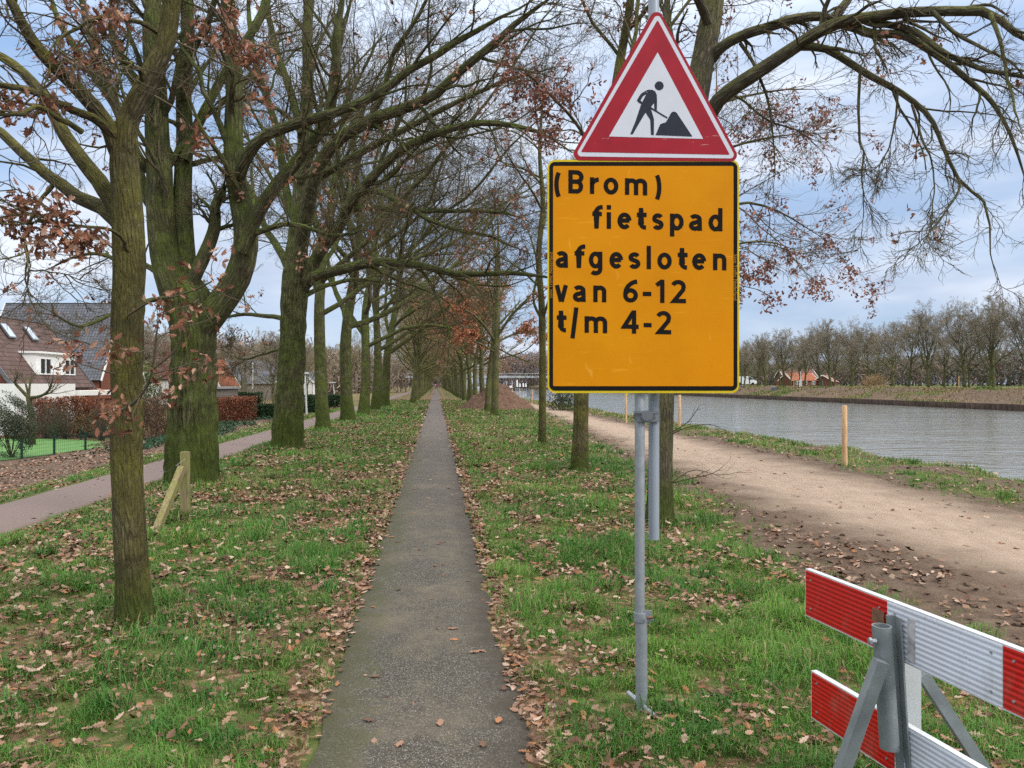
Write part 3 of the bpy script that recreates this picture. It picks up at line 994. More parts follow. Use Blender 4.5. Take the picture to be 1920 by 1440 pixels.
# --- the young oak nearest on the left
rng = np.random.default_rng(11)
D = 5.08
bx = W(252, 1176, D); bx[2] = ground_z(bx[0], bx[1]) - .05
trunk_pts = [(*bx, .118), (*W(246, 1060, D), .110), (*W(240, 900, D), .104), (*W(238, 700, D), .100), (*W(243, 500, D), .108), (*W(238, 380, D), .104), (*W(232, 300, D), .092),
             (*W(240, 225, D), .076), (*W(278, 150, D), .070), (*W(308, 80, D), .064), (*W(322, 0, D), .060), (*W(330, -150, D), .05), (*W(300, -420, D), .035), (*W(330, -760, D - .3), .012)]
tp = np.array(trunk_pts)
tv = trunk_geo(tp[:, :3], tp[:, 3] * .93, 190, 56, .11, .30, 5, 15, .16)
limbs = [px([(226, 300), (196, 225), (140, 160), (95, 105), (60, 60), (28, 0), (-40, -140)], D, 4.6, .058, .022),
         px([(226, 270), (180, 225), (120, 205), (60, 180), (-10, 168), (-120, 150)], D, 4.3, .032, .012),
         px([(228, 400), (185, 345), (140, 290), (95, 215), (50, 150), (-5, 108), (-140, 60)], D + .05, 5.6, .060, .024),
         px([(226, 420), (195, 390), (150, 370), (105, 335), (60, 300), (0, 245), (-90, 190)], D + .05, 5.9, .058, .028),
         px([(150, 245), (80, 205), (30, 215), (-60, 210)], 4.6, 4.1, .018, .008),
         px([(268, 165), (264, 130), (245, 112), (215, 105)], D, 4.7, .022, .010),
         px([(300, 60), (250, 35), (180, 30), (110, 60), (70, 100)], D, 4.4, .018, .006),
         px([(105, 335), (60, 400), (40, 460), (55, 520)], 5.5, 5.2, .016, .004),
         px([(322, -20), (380, -120), (470, -260), (560, -420)], D, 5.6, .045, .015),
         px([(326, -100), (260, -240), (180, -420), (120, -600)], D, 5.0, .04, .012),
         px([(245, 470), (225, 440), (180, 425), (100, 415), (30, 420)], 5.0, 4.6, .014, .005)]
LP, LR = limb_batch(limbs, 18)
LP = LP + np.cumsum(rng.normal(size=LP.shape) * .006, 1)
# bare shoots low on the trunk that keep withered leaves
shoots = [px([(226, 770), (262, 745), (284, 700), (292, 640), (300, 580)], D - .1, 4.7, .012, .004),
          px([(215, 700), (180, 690), (130, 670), (160, 640)], D - .08, 4.6, .006, .002),
          px([(288, 690), (330, 655), (350, 610), (372, 560), (330, 600)], 4.8, 4.5, .006, .002),
          px([(240, 590), (290, 560), (330, 555), (400, 525), (370, 500)], D - .1, 4.5, .008, .003),
          px([(284, 700), (330, 690), (390, 672), (340, 720)], 4.8, 4.5, .005, .002),
          px([(290, 650), (250, 660), (215, 640), (180, 640)], 4.75, 4.5, .004, .002),
          px([(262, 745), (240, 790), (220, 760), (205, 790)], 4.9, 4.6, .005, .002)]
SP, SR = limb_batch(shoots, 9)
sh = grow(SP, SR, 5, rng, (.3, 1), (25, 70), (.25, .5), 6, .25, (0, 0, -.01), .6, .5, .0018, .08, .4)
lsh = twig_leaves(sh[0][rng.random(len(sh[0])) < .7], rng, 3, .058, LEAF_HI, .7)
tw, last = twiggery(LP, LR, rng, 4, 4, 4, 0, .0, .002, (.22, .4), (.5, 1), .3)
# leafy sprays at the ends of some branches
clus = [(30, 215), (20, 420), (60, 400), (110, 420), (160, 440), (190, 440), (130, 95), (150, 120), (110, 70), (200, 55), (215, 40), (60, 210), (10, 190), (120, 390), (40, 380), (175, 130), (420, 60), (440, 95), (480, 130), (390, 60), (470, 100), (430, 30), (360, 250), (500, 170), (140, 455), (80, 440), (180, 105), (90, 190)]
cb = []
for i, (u, v) in enumerate(clus):
    d = 4.5 + .5 * rng.random() + (1.0 if u > 300 else 0)
    p = W(u, v, d)
    q = LP.reshape(-1, 3); near = q[np.argmin(((q - p) ** 2).sum(1))]
    midp = (near + p) / 2 + rng.normal(size=3) * .06
    cb.append([(*near, .008), (*midp, .006), (*p, .004), (*(p + rng.normal(size=3) * .08), .002)])
CP, CR = limb_batch(cb, 8)
cs = grow(CP, CR, 8, rng, (.5, 1), (25, 75), (.12, .22), 5, .25, (0, 0, -.02), .6, .5, .0016, .08, .3)
lcl = twig_leaves(cs[0], rng, 2, .066, LEAF_HI, .6, None, .8, .035)
trunk = merge([tv, tubes(LP, LR, 12), tubes(*tw[0][0], 7)])
crown = stack(tw[1:] + [((SP, SR), 6), (sh, 4), ((CP, CR), 5), (cs, 3)])
oak_near = finish_tree("oak_tree", bx, "slender young oak with withered leaf sprays and mossy foot, nearest on the left",
                       None, trunk, crown, "bark_young", "twig_grey", [lsh, lcl])

# --- the huge double stemmed oak behind it
rng = np.random.default_rng(12)
D = 12.6
bx = W(360, 905, D); bx[2] = ground_z(bx[0], bx[1]) - .1
tp = np.array([(*bx, .40), (*W(361, 830, D), .385), (*W(363, 740, D), .37), (*W(364, 660, D), .36), (*W(360, 600, D), .36), (*W(356, 560, D), .33), (*W(335, 520, D), .24)])
tv = trunk_geo(tp[:, :3], tp[:, 3] * .93, 150, 96, .21, .22, 6, 19, .45)
limbs = [px([(352, 610), (328, 545), (308, 470), (300, 390), (298, 300), (292, 200), (284, 90), (280, -20), (290, -260)], D, D - .3, .27, .12),
         px([(358, 580), (352, 520), (346, 450), (342, 350), (345, 250), (343, 160), (350, 60), (345, -60), (380, -320)], D, D + .3, .18, .085),
         px([(372, 620), (412, 570), (448, 515), (462, 450), (452, 380), (440, 310), (438, 220), (440, 120), (432, 20), (425, -90), (440, -300)], D, D - .6, .24, .075),
         px([(455, 470), (480, 405), (513, 353), (567, 290), (612, 235), (630, 150), (640, 40), (650, -70)], D - .4, D - 1.5, .12, .05),
         px([(448, 330), (460, 300), (493, 257), (560, 233), (633, 212), (700, 185), (765, 140), (830, 108), (920, 60), (1010, 8)], D - .5, D - 2.5, .10, .03),
         px([(300, 400), (270, 360), (245, 260), (205, 180), (150, 100), (110, 30), (90, -60)], D, D + 1, .10, .04),
         px([(300, 330), (262, 300), (235, 240), (190, 130), (160, 20), (150, -80)], D, D - 1, .10, .04),
         px([(345, 300), (372, 230), (400, 170), (440, 95), (470, 40), (500, -50)], D, D + .8, .09, .04),
         px([(343, 180), (358, 100), (390, 30), (420, -60)], D, D - 1, .07, .035),
         px([(292, 180), (240, 130), (215, 60), (205, -30)], D, D, .08, .04),
         px([(345, 560), (398, 440), (408, 380), (430, 340)], D - .1, D - .2, .12, .06),
         px([(330, 545), (280, 500), (215, 480), (150, 470), (60, 500)], D, D + 2, .06, .015),
         px([(330, 560), (290, 560), (230, 575), (150, 600), (70, 560)], D, D - 2.0, .05, .012),
         px([(468, 440), (540, 420), (620, 440), (690, 430)], D - .4, D - 2, .05, .015)]
LP, LR = limb_batch(limbs, 22)
LP = LP + np.cumsum(rng.normal(size=LP.shape) * .014, 1) * np.linspace(0, 1, 22)[None, :, None]
tw, last = twiggery(LP, LR, rng, 9, 6, 5, 4, .03, .0026, (.2, .4), (.3, 1))
oak_big = finish_tree("oak_tree", bx, "massive mossy oak splitting into several stems behind the young oak", G_LEFT,
                      merge([tv, tubes(LP, LR, 18), tubes(*tw[0][0], 7)]), stack(tw[1:]), "bark_old", "twig",
                      [twig_leaves(last[0][rng.random(len(last[0])) < .01], rng, 2, .09)])

# --- the third oak, with the long limb reaching over the path
rng = np.random.default_rng(13)
D = 19.2
bx = W(538, 838, D); bx[2] = ground_z(bx[0], bx[1]) - .1
tp = np.array([(*bx, .37), (*W(540, 780, D), .355), (*W(545, 700, D), .34), (*W(549, 620, D), .33), (*W(553, 540, D), .33), (*W(556, 480, D), .30), (*W(560, 420, D), .24)])
tv = trunk_geo(tp[:, :3], tp[:, 3] * .94, 130, 88, .19, .26, 8, 18, .45)
limbs = [px([(556, 500), (558, 420), (562, 340), (566, 250), (568, 150), (565, 40), (570, -60), (580, -240)], D, D + .5, .22, .09),
         px([(560, 480), (575, 400), (590, 330), (625, 270), (690, 228), (760, 205), (815, 180), (860, 140), (930, 80), (1000, 30), (1070, -20)], D, D - 4, .19, .05),
         px([(575, 530), (592, 515), (630, 508), (690, 494), (740, 492), (790, 502), (850, 518), (920, 520), (1000, 527), (1060, 548)], D, D - 3, .15, .03),
         px([(568, 540), (600, 470), (640, 420), (655, 380), (700, 330), (760, 280), (830, 250), (900, 236), (970, 240), (1040, 265), (1090, 300)], D, D - 4, .16, .03),
         px([(655, 370), (700, 355), (740, 372), (790, 400), (850, 420), (930, 440), (1000, 470)], D - 1, D - 4, .08, .02),
         px([(655, 390), (700, 388), (770, 395), (850, 395), (940, 400), (1010, 430)], D - 1, D - 3.4, .08, .02),
         px([(550, 520), (525, 470), (500, 430), (480, 380), (450, 330), (400, 300)], D, D + 2, .12, .03),
         px([(548, 600), (500, 590), (440, 585), (380, 600), (330, 590)], D, D + 2, .07, .015),
         px([(547, 650), (500, 660), (450, 670), (410, 650)], D, D + 1.5, .04, .01),
         px([(562, 340), (590, 260), (615, 180), (625, 80), (650, -30)], D, D - 1, .12, .05),
         px([(566, 250), (545, 170), (520, 90), (505, 0), (490, -100)], D, D + 1, .11, .05),
         px([(560, 430), (535, 350), (520, 250), (490, 150), (470, 60), (460, -60)], D, D + 2, .12, .05),
         px([(690, 228), (720, 170), (740, 100), (800, 20), (830, -50)], D - 1.5, D - 2.5, .07, .03),
         px([(600, 330), (650, 300), (720, 262), (790, 230), (870, 190), (960, 150), (1050, 130)], D + .4, D - 2, .11, .03),
         px([(568, 555), (620, 530), (680, 520), (740, 530), (800, 560)], D, D + 2, .07, .02)]
LP, LR = limb_batch(limbs, 22)
LP = LP + np.cumsum(rng.normal(size=LP.shape) * .025, 1) * np.linspace(0, 1, 22)[None, :, None]
tw, last = twiggery(LP, LR, rng, 11, 7, 6, 4, .02, .0027, (.2, .42), (.28, 1))
oak_third = finish_tree("oak_tree", bx, "tall thick oak whose long mossy lowest limb reaches across the path", G_LEFT,
                        merge([tv, tubes(LP, LR, 16), tubes(*tw[0][0], 7)]), stack(tw[1:]), "bark_old", "twig",
                        [twig_leaves(last[0][rng.random(len(last[0])) < .006], rng, 2, .10)])


# --- generic oaks: a trunk, ascending limbs leaning to one side, then branches and twigs
def oak_mesh(seed, height, r0, fork, limbs_n, lean=(0, 0, 0), bias=(0, 0, 0), spread=.55, k=(9, 6, 5, 3), rmin=.006, ridge=.1, sides=28, up=.05, first=.2,
             leafs=0, leafcol=None, leafsize=.13, trunk_frac=.92, low=False, droop=0.0):
    rng = np.random.default_rng(seed)
    n = 9
    p = np.zeros((n, 3)); d = nrm(np.array([0, 0, 1.]) + np.array(lean))
    for i in range(1, n):
        d = nrm(d + rng.normal(size=3) * np.array([.07, .07, 0]) + np.array([0, 0, .06]))
        p[i] = p[i - 1] + d * height * trunk_frac / (n - 1)
    fr = np.linspace(0, 1, n)
    fk = fork / (height * trunk_frac)
    r = np.where(fr < fk, r0 * (1 - .22 * fr / fk), r0 * .78 * np.clip(1 - (fr - fk) / (1 - fk), .05, 1) ** .9)
    p[0, 2] -= .08
    tv = trunk_geo(p, r, 60, sides, ridge, .34, seed, 13, .4)
    P, R = resample(p, r, 26)
    lb = []
    for i in range(limbs_n):
        s = fk * .95 + (1 - fk) * .8 * ((i + rng.random() * .8) / limbs_n)
        j = int(s * 25); base = P[j]
        az = i * 2.4 + rng.uniform(-.5, .5)
        el = math.radians(rng.uniform(22, 48) + 22 * s)
        d = nrm(np.array([math.cos(az) * math.cos(el), math.sin(az) * math.cos(el), math.sin(el)]) + np.array(bias))
        ln = height * spread * rng.uniform(.7, 1.1) * (1.15 - .75 * (s - fk) / (1 - fk))
        q = [base]; m = 14
        for _ in range(m - 1):
            d = nrm(d + rng.normal(size=3) * .13 + np.array([0, 0, up - droop * len(q) / m]))
            q.append(q[-1] + d * ln / (m - 1))
        rr = min(R[j] * rng.uniform(.45, .65), r0 * .5) * np.linspace(1, .18, m)
        lb.append((np.array(q), rr))
    LP = np.array([a for a, _ in lb]); LR = np.array([b for _, b in lb])
    # the leader's own side branches count as a limb too
    top_p, top_r = resample(P[int(fk * 25):], R[int(fk * 25):], 14)
    AP = np.concatenate([LP, top_p[None]]); AR = np.concatenate([LR, top_r[None]])
    b2 = grow(AP, AR, k[0], rng, (.18, 1), (28, 62), (.25, .48), 8, .16, (0, 0, up * .6), .42, .3, rmin * 1.8, .5, 4, .06)
    b3 = grow(*b2, k[1], rng, (.15, 1), (28, 62), (.35, .6), 6, .18, (0, 0, .015), .5, .35, rmin * 1.3, .3, 2.2)
    b4 = grow(*b3, k[2], rng, (.15, 1), (28, 62), (.35, .6), 5, .2, (0, 0, .01), .6, .5, rmin, .2, 1.2)
    bs = [(b2, 5), (b3, 4), (b4, 3)]; last = b4
    if k[3]:
        b5 = grow(*b4, k[3], rng, (.2, 1), (25, 60), (.4, .7), 4, .2, (0, 0, 0), .8, .7, rmin * .8, .12, .7)
        bs.append((b5, 3)); last = b5
    lset = None
    if leafs:
        lset = [twig_leaves(last[0][rng.random(len(last[0])) < leafs], rng, 1, leafsize, LEAF_MD if leafsize < .12 else LEAF_LO, .7, leafcol, .5, .05)]
    return merge([tv, tubes(LP, LR, 9), tubes(*b2, 6)]), stack(bs[1:]), lset


def tree_proto(name, args, bark_m, twig_m, label, group, loc=(0, 0, 0), cat="tree", **kw):
    tr, cr, ls = oak_mesh(*args, **kw)
    root = empty(name, (0, 0, 0), label, cat, group)
    np_obj("trunk", tr[0], tr[1], MATS[bark_m], root, True)
    np_obj("crown", cr[0], cr[1], MATS[twig_m], root, True)
    if ls: leaf_obj("dead_leaves", ls, MATS["leaf"], root)
    place(root, loc)
    return root


def place(o, loc, rz=0.0, s=1.0, sz=None):
    o.location = Vector([float(c) for c in loc]); o.rotation_euler = (0, 0, rz); o.scale = (s, s, s * (sz or 1))


def put(proto, x, y, rz, s, label, group, sz=None, dz=0):
    o = copy_tree(proto)
    place(o, (x, y, float(ground_z(x, y)) + dz), rz, s, sz)
    tag(o, label, None, group)
    return o


# left row: big oaks leaning over the path, four shapes
lrow = [(-3.88, 27.3, .235), (-3.8, 34.0, .29), (-3.75, 40.5, .28), (-3.7, 47.5, .28), (-3.6, 54.5, .33)]
llab = ["oak with a low limb on its left, fourth of the left row",
        "oak with a round pruning scar below its crown, fifth of the left row",
        "oak squeezed between its neighbours, sixth of the left row",
        "darker oak, seventh of the left row, close behind the sixth",
        "oak ending the left row before the open gap in the verge"]
for i, ((x, y, r), lb) in enumerate(zip(lrow, llab)):
    z = float(ground_z(x, y))
    tree_proto("oak_tree", (100 + i, 15.5 + i * .3, r, 3.9 - .2 * (i == 0), 12), "bark_old", "twig", lb, G_LEFT, (x, y, z),
               lean=(.02, 0, 0), bias=(.5, -.12, -.05), spread=.72, k=(10, 7, 5, 3), rmin=.004 + .0007 * i, sides=40, up=.035)

# the far part of both rows: younger, upright crowns
FARL = "slim bare trees of the far left row beside the path"
FARR = "slim bare trees of the far right row beside the path"
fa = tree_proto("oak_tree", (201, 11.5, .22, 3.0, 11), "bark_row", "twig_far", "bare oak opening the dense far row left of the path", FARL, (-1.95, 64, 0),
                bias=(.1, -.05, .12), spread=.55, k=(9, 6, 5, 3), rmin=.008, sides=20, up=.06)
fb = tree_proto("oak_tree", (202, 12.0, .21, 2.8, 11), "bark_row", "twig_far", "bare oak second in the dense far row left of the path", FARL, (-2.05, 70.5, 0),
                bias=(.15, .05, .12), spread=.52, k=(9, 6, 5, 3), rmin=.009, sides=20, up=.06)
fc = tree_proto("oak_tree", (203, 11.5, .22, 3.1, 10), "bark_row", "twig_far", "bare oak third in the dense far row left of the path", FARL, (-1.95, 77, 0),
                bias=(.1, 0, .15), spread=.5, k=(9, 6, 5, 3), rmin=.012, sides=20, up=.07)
far_protos = [fa, fb, fc]
y = 83.5; i = 0
while y < 345:
    put(far_protos[i % 3], -2.0 + random.uniform(-.12, .12), y, random.uniform(-.6, .6) + (0 if i % 2 else 3.0), random.uniform(.92, 1.12),
        "slim bare oak in the dense far row left of the path", FARL)
    y += 6.4 + random.uniform(-.5, .5); i += 1

# --- right row
# nearest: the oak behind the sign, leaning, with limbs drooping over the towpath
rng = np.random.default_rng(31)
D = 8.75
bx = W(1237, 985, D); bx[2] = ground_z(bx[0], bx[1]) - .05
tp = np.array([(*bx, .15), (*W(1238, 900, D), .138), (*W(1240, 780, D), .132), (*W(1250, 600, D), .13), (*W(1268, 450, D), .13), (*W(1288, 300, D), .135), (*W(1310, 160, D), .135), (*W(1332, 40, D), .125),
               (*W(1345, -80, D), .10), (*W(1340, -300, D), .08), (*W(1370, -700, D), .03)])
tv = trunk_geo(tp[:, :3], tp[:, 3], 150, 48, .1, .30, 9, 14, .22)
limbs = [px([(1322, 235), (1345, 190), (1385, 158), (1440, 123), (1493, 87), (1547, 53), (1590, 38), (1650, 30), (1730, 22), (1857, 22), (1915, 63), (2010, 110)], D, D - 1.6, .088, .034),
         px([(1335, 110), (1352, 88), (1390, 66), (1437, 50), (1493, 32), (1550, 30), (1600, 45)], D, D - .7, .062, .045),
         px([(1588, 42), (1632, 62), (1690, 63), (1747, 93), (1800, 133), (1847, 177), (1873, 213), (1915, 300), (1935, 400)], D - .8, D - 1.8, .050, .008),
         px([(1640, 40), (1715, 58), (1775, 100), (1850, 132), (1930, 150), (2010, 190)], D - .9, D - 2.2, .036, .012),
         px([(1498, 86), (1547, 90), (1593, 117), (1633, 143), (1680, 168), (1723, 200), (1753, 240), (1770, 283), (1800, 343), (1847, 383), (1853, 480), (1870, 560)], D - .4, D - 1.6, .045, .005),
         px([(1388, 80), (1413, 117), (1437, 173), (1447, 227), (1450, 300), (1440, 377)], D - .2, D - .5, .022, .004),
         px([(1613, 130), (1610, 200), (1613, 267), (1622, 283), (1616, 333), (1620, 383), (1608, 480)], D - .8, D - 1.0, .016, .003),
         px([(1683, 172), (1680, 217), (1667, 277), (1647, 307), (1620, 330)], D - .9, D - 1.3, .012, .003),
         px([(1710, 195), (1730, 260), (1747, 300), (1745, 370), (1735, 470)], D - 1, D - 1.5, .014, .003),
         px([(1780, 300), (1800, 350), (1770, 400), (1740, 440), (1700, 480)], D - 1.3, D - 1.7, .014, .003),
         px([(1560, 35), (1590, 0), (1640, -60), (1700, -150)], D - .5, D - .2, .05, .02),
         px([(1640, 30), (1640, 60), (1650, 90), (1680, 130)], D - .8, D - 1.2, .022, .01),
         px([(1335, 60), (1300, -20), (1240, -90), (1160, -200)], D, D - 1.2, .06, .02),
         px([(1340, -40), (1420, -120), (1520, -220), (1640, -360)], D, D + 1, .07, .02),
         px([(1290, 300), (1268, 210), (1262, 120), (1250, 40), (1248, -60)], D + .1, D + .3, .06, .04),
         px([(1372, 175), (1400, 190), (1440, 220), (1500, 240), (1560, 285)], D, D - .6, .016, .004),
         px([(1857, 25), (1880, 90), (1900, 170), (1925, 260)], D - 1.5, D - 2.2, .022, .006),
         px([(1750, 22), (1790, 60), (1850, 95), (1900, 120), (1960, 200)], D - 1.3, D - 2, .022, .006)]
LP, LR = limb_batch(limbs, 22)
LP = LP + np.cumsum(rng.normal(size=LP.shape) * .007, 1) * np.linspace(0, 1, 22)[None, :, None]
b2 = grow(LP[:14], LR[:14], 12, rng, (.3, 1), (25, 60), (.13, .30), 9, .16, (0, 0, -.055), .45, .3, .004, .3, 1.7)
b2b = grow(LP[14:], LR[14:], 6, rng, (.3, 1), (25, 60), (.2, .35), 9, .16, (0, 0, -.03), .5, .3, .004, .3, 1.4)
b2 = (np.concatenate([b2[0], b2b[0]]), np.concatenate([b2[1], b2b[1]]))
b3 = grow(*b2, 6, rng, (.15, 1), (28, 65), (.3, .5), 7, .18, (0, 0, -.035), .5, .35, .003, .18, .9)
b4 = grow(*b3, 4, rng, (.2, 1), (28, 65), (.35, .6), 6, .2, (0, 0, -.01), .6, .5, .002, .1, .5)
oak_sign = finish_tree("oak_tree", bx, "leaning oak right behind the signpost with limbs drooping over the track", G_YOUNG,
                       merge([tv, tubes(LP, LR, 12), tubes(*b2, 6)]), stack([(b3, 5), (b4, 4)]), "bark_dark", "twig",
                       [twig_leaves(b4[0][rng.random(len(b4[0])) < .004], rng, 1, .08)])
# thin shoots at its foot
sp = [px([(1255, 815), (1290, 800), (1330, 795), (1370, 810)], D, D - .4, .008, .002), px([(1258, 905), (1300, 895), (1340, 885), (1370, 860)], D, D - .3, .008, .002),
      px([(1256, 812), (1290, 790), (1305, 770), (1315, 755)], D, D - .2, .007, .002), px([(1258, 905), (1300, 880), (1350, 890), (1400, 880)], D - .1, D - .5, .006, .002)]
SP, SR = limb_batch(sp, 9); ss = grow(SP, SR, 4, rng, (.3, 1), (25, 60), (.2, .4), 5, .2, (0, 0, .02), .6, .5, .002, .06, .3)
v, f = stack([((SP, SR), 5), (ss, 4)])
np_obj("side_shoots", v, f, MATS["twig"], oak_sign, True)

# second and third of the right row: withered purple-brown leaves still on
rng = np.random.default_rng(32)
D = 14.3


def leafy_right(D, tpts, limbs, label, seed, leaf_share, leafcol, bark_m="bark_young", leafsize=.085, k=(8, 6, 5)):
    rng = np.random.default_rng(seed)
    bx = np.array(tpts[0][:3]); bx[2] = ground_z(bx[0], bx[1]) - .05
    tpts[0] = (*bx, tpts[0][3])
    tp = np.array(tpts)
    tv = trunk_geo(tp[:, :3], tp[:, 3], 110, 40, .1, .32, seed, 13, .25)
    LP, LR = limb_batch(limbs, 16)
    # a few procedural limbs round the leader as well
    sp, sr = resample(tp[len(tp) // 2:, :3], tp[len(tp) // 2:, 3], 12)
    ex = grow(sp[None], sr[None], 7, rng, (.1, .95), (40, 65), (.4, .6), 16, .12, (0, 0, .03), .5, .2, .01, 1.2, 4.5)
    LP = np.concatenate([LP, ex[0]]); LR = np.concatenate([LR, ex[1]])
    LP = LP + np.cumsum(rng.normal(size=LP.shape) * .012, 1) * np.linspace(0, 1, 16)[None, :, None]
    b2 = grow(LP, LR, k[0], rng, (.2, 1), (28, 62), (.25, .45), 8, .16, (0, 0, .0), .5, .3, .006, .4, 2.4)
    b3 = grow(*b2, k[1], rng, (.15, 1), (28, 62), (.35, .55), 6, .18, (0, 0, 0), .5, .35, .0045, .2, 1.3)
    b4 = grow(*b3, k[2], rng, (.2, 1), (28, 62), (.35, .6), 5, .2, (0, 0, 0), .6, .5, .0032, .12, .7)
    sel = b4[0]
    w = fbm(sel[:, -1, 0] * .9 + seed, sel[:, -1, 2] * .9, seed, 3)
    low = np.clip(1.3 - (sel[:, -1, 2] - 2.0) / 4.2, .05, 1)
    sel = sel[rng.random(len(sel)) < leaf_share * low * smooth(.28, .66, w) * 1.5]
    ls = [twig_leaves(sel, rng, 3, leafsize, LEAF_MD, .7, leafcol, .5, .05)]
    return finish_tree("oak_tree", bx, label, G_YOUNG, merge([tv, tubes(LP, LR, 9)]), stack([(b2, 5), (b3, 4), (b4, 3)]), bark_m, "twig", ls)


leafy_right(14.3, [(*W(1088, 880, D), .15), (*W(1089, 800, D), .135), (*W(1092, 700, D), .13), (*W(1108, 500, D), .12), (*W(1135, 300, D), .105), (*W(1160, 130, D), .085), (*W(1182, 0, D), .07), (*W(1200, -200, D), .04), (*W(1210, -380, D), .015)],
            [px([(1100, 560), (1180, 490), (1300, 410), (1400, 380), (1480, 410), (1560, 460)], D, D + 1.5, .05, .01),
             px([(1105, 520), (1200, 400), (1320, 300), (1430, 260), (1540, 250)], D, D + 1, .05, .01),
             px([(1120, 420), (1220, 280), (1340, 200), (1460, 170), (1560, 170)], D, D + 2, .05, .01),
             px([(1100, 560), (1200, 520), (1330, 470), (1430, 450), (1510, 470)], D, D - 1, .04, .008),
             px([(1130, 320), (1080, 230), (1020, 170), (960, 120)], D, D - 1, .04, .01),
             px([(1150, 200), (1230, 80), (1320, -40), (1420, -120)], D, D + 1, .05, .012)],
            "straight young oak left of the signpost holding dark purple brown leaves", 32, 1.3, PURP, k=(14, 8, 6))
D = 19.8
leafy_right(19.8, [(*W(1017, 836, D), .105), (*W(1017, 770, D), .095), (*W(1017, 680, D), .09), (*W(1016, 580, D), .085), (*W(1010, 480, D), .075), (*W(1018, 380, D), .06), (*W(1012, 280, D), .045), (*W(1020, 160, D), .02)],
            [px([(1016, 600), (1040, 540), (1090, 480), (1140, 440)], D, D - 1, .04, .01),
             px([(1016, 600), (1000, 560), (1008, 500), (990, 430), (960, 380)], D, D + 1, .04, .01),
             px([(1014, 540), (970, 500), (930, 480), (890, 470)], D, D + 1, .03, .008)],
            "thin young oak at the track edge, third of the right row", 33, .55, PURP, "bark_young", .10, (7, 5, 4))

# rusty leaved pair in front of the soil heap
for i, (pxx, pyy, D, r, lb, sh, sd_) in enumerate(((927, 777, 39.5, .20, "young oak with rusty leaves standing before the soil heap", .75, 34),
                                                 (914, 769, 45.0, .19, "dark leaning oak just left of the one before the soil heap", .6, 35))):
    lean = 8 if i else 0
    leafy_right(D, [(*W(pxx, pyy, D), r), (*W(pxx + 1, 740, D), r * .9), (*W(pxx + 2 + lean * .4, 690, D), r * .85), (*W(pxx + 4 + lean, 630, D), r * .75), (*W(pxx + 6 + lean, 560, D), r * .6),
                    (*W(pxx + 8 + lean, 480, D), r * .4), (*W(pxx + 6, 400, D), r * .15)],
                [px([(930, 640), (900, 600), (870, 580), (840, 570)], D, D - 2, .09, .02), px([(932, 630), (960, 590), (990, 560), (1010, 540)], D, D - 1, .08, .02),
                 px([(932, 640), (980, 620), (1010, 625)], D, D + 1, .06, .015), px([(930, 660), (895, 640), (860, 630)], D, D - 1.5, .06, .015)],
                lb, sd_, sh, RUST, "bark_row", .16, (7, 5, 4))

# rest of the right row
ra = tree_proto("oak_tree", (301, 9.5, .19, 3.0, 10), "bark_row", "twig_far", "young oak with thin rusty leaves beyond the soil heap, first of the dense right row", FARR, (2.95, 50.5, 0),
                bias=(-.12, -.05, .1), spread=.5, k=(8, 6, 5, 0), rmin=.011, sides=20, up=.05, leafs=.32, leafcol=RUST, leafsize=.16)
rb = tree_proto("oak_tree", (302, 10.0, .18, 2.9, 10), "bark_row", "twig_far", "young oak with thin rusty leaves, second of the dense right row", FARR, (2.8, 56, 0),
                bias=(-.15, 0, .1), spread=.5, k=(8, 6, 5, 0), rmin=.012, sides=20, up=.05, leafs=.22, leafcol=RUST, leafsize=.17)
y = 61.5; i = 0
while y < 345:
    pr = (ra, rb)[i % 2] if y < 110 or i % 4 == 0 else far_protos[i % 3]
    o = put(pr, 2.75 + random.uniform(-.15, .15), y, random.uniform(-.7, .7) + (0 if pr in (ra, rb) else math.pi), random.uniform(.92, 1.1),
            ("slim oak with some rusty leaves in the dense right row" if pr in (ra, rb) else "slim bare oak far down the right row"), FARR)
    o["category"] = "tree"
    y += 5.6 + random.uniform(-.5, .5); i += 1

# tufts of longer grass round the feet of the trunks and of the sign
GB_V, GB_Q, GB_T, GB_C = [], [], [], []; gcount = 0
for tx0, ty0, rr in [(o.location.x, o.location.y, .14 if o.location.y < 12 else .2) for o in COL.objects if o.type == 'EMPTY' and o.name.startswith("oak_tree") and o.location.y < 50] + []:
    if tx0 < -3: rr = .42 if ty0 < 22 else .3
    n = int(np.clip(2600 / max(ty0, 3), 120, 600))
    a = RNG.uniform(0, 6.28, n); q = rr * 1.12 + np.abs(RNG.normal(0, .10 + rr * .2, n))
    x = tx0 + q * np.cos(a); y = ty0 + q * np.sin(a)
    k = RNG.random(n) < .25 + .75 * (fbm(x * 4, y * 4, 44, 2) > .5); x, y = x[k], y[k]; n = len(x)
    u = RNG.random((n, 1)); cc = np.array([.04, .12, .02]) * (1 - u) + np.array([.13, .22, .045]) * u
    dry = RNG.random(n) < .25; cc[dry] = (.32, .26, .13)
    add_blades(x, y, ground_z(x, y) - .01, RNG.uniform(.06, .19, n), np.full(n, .0035 + .0006 * ty0), cc, RNG.uniform(.15, .9, n))
foot_grass = np_obj("foot_grass", np.concatenate(GB_V), [np.concatenate(GB_Q), np.concatenate(GB_T)], MATS["blade"], None, False, np.concatenate(GB_C))
tag(foot_grass, "longer grass growing round the feet of the trunks", "grass", None, "stuff")

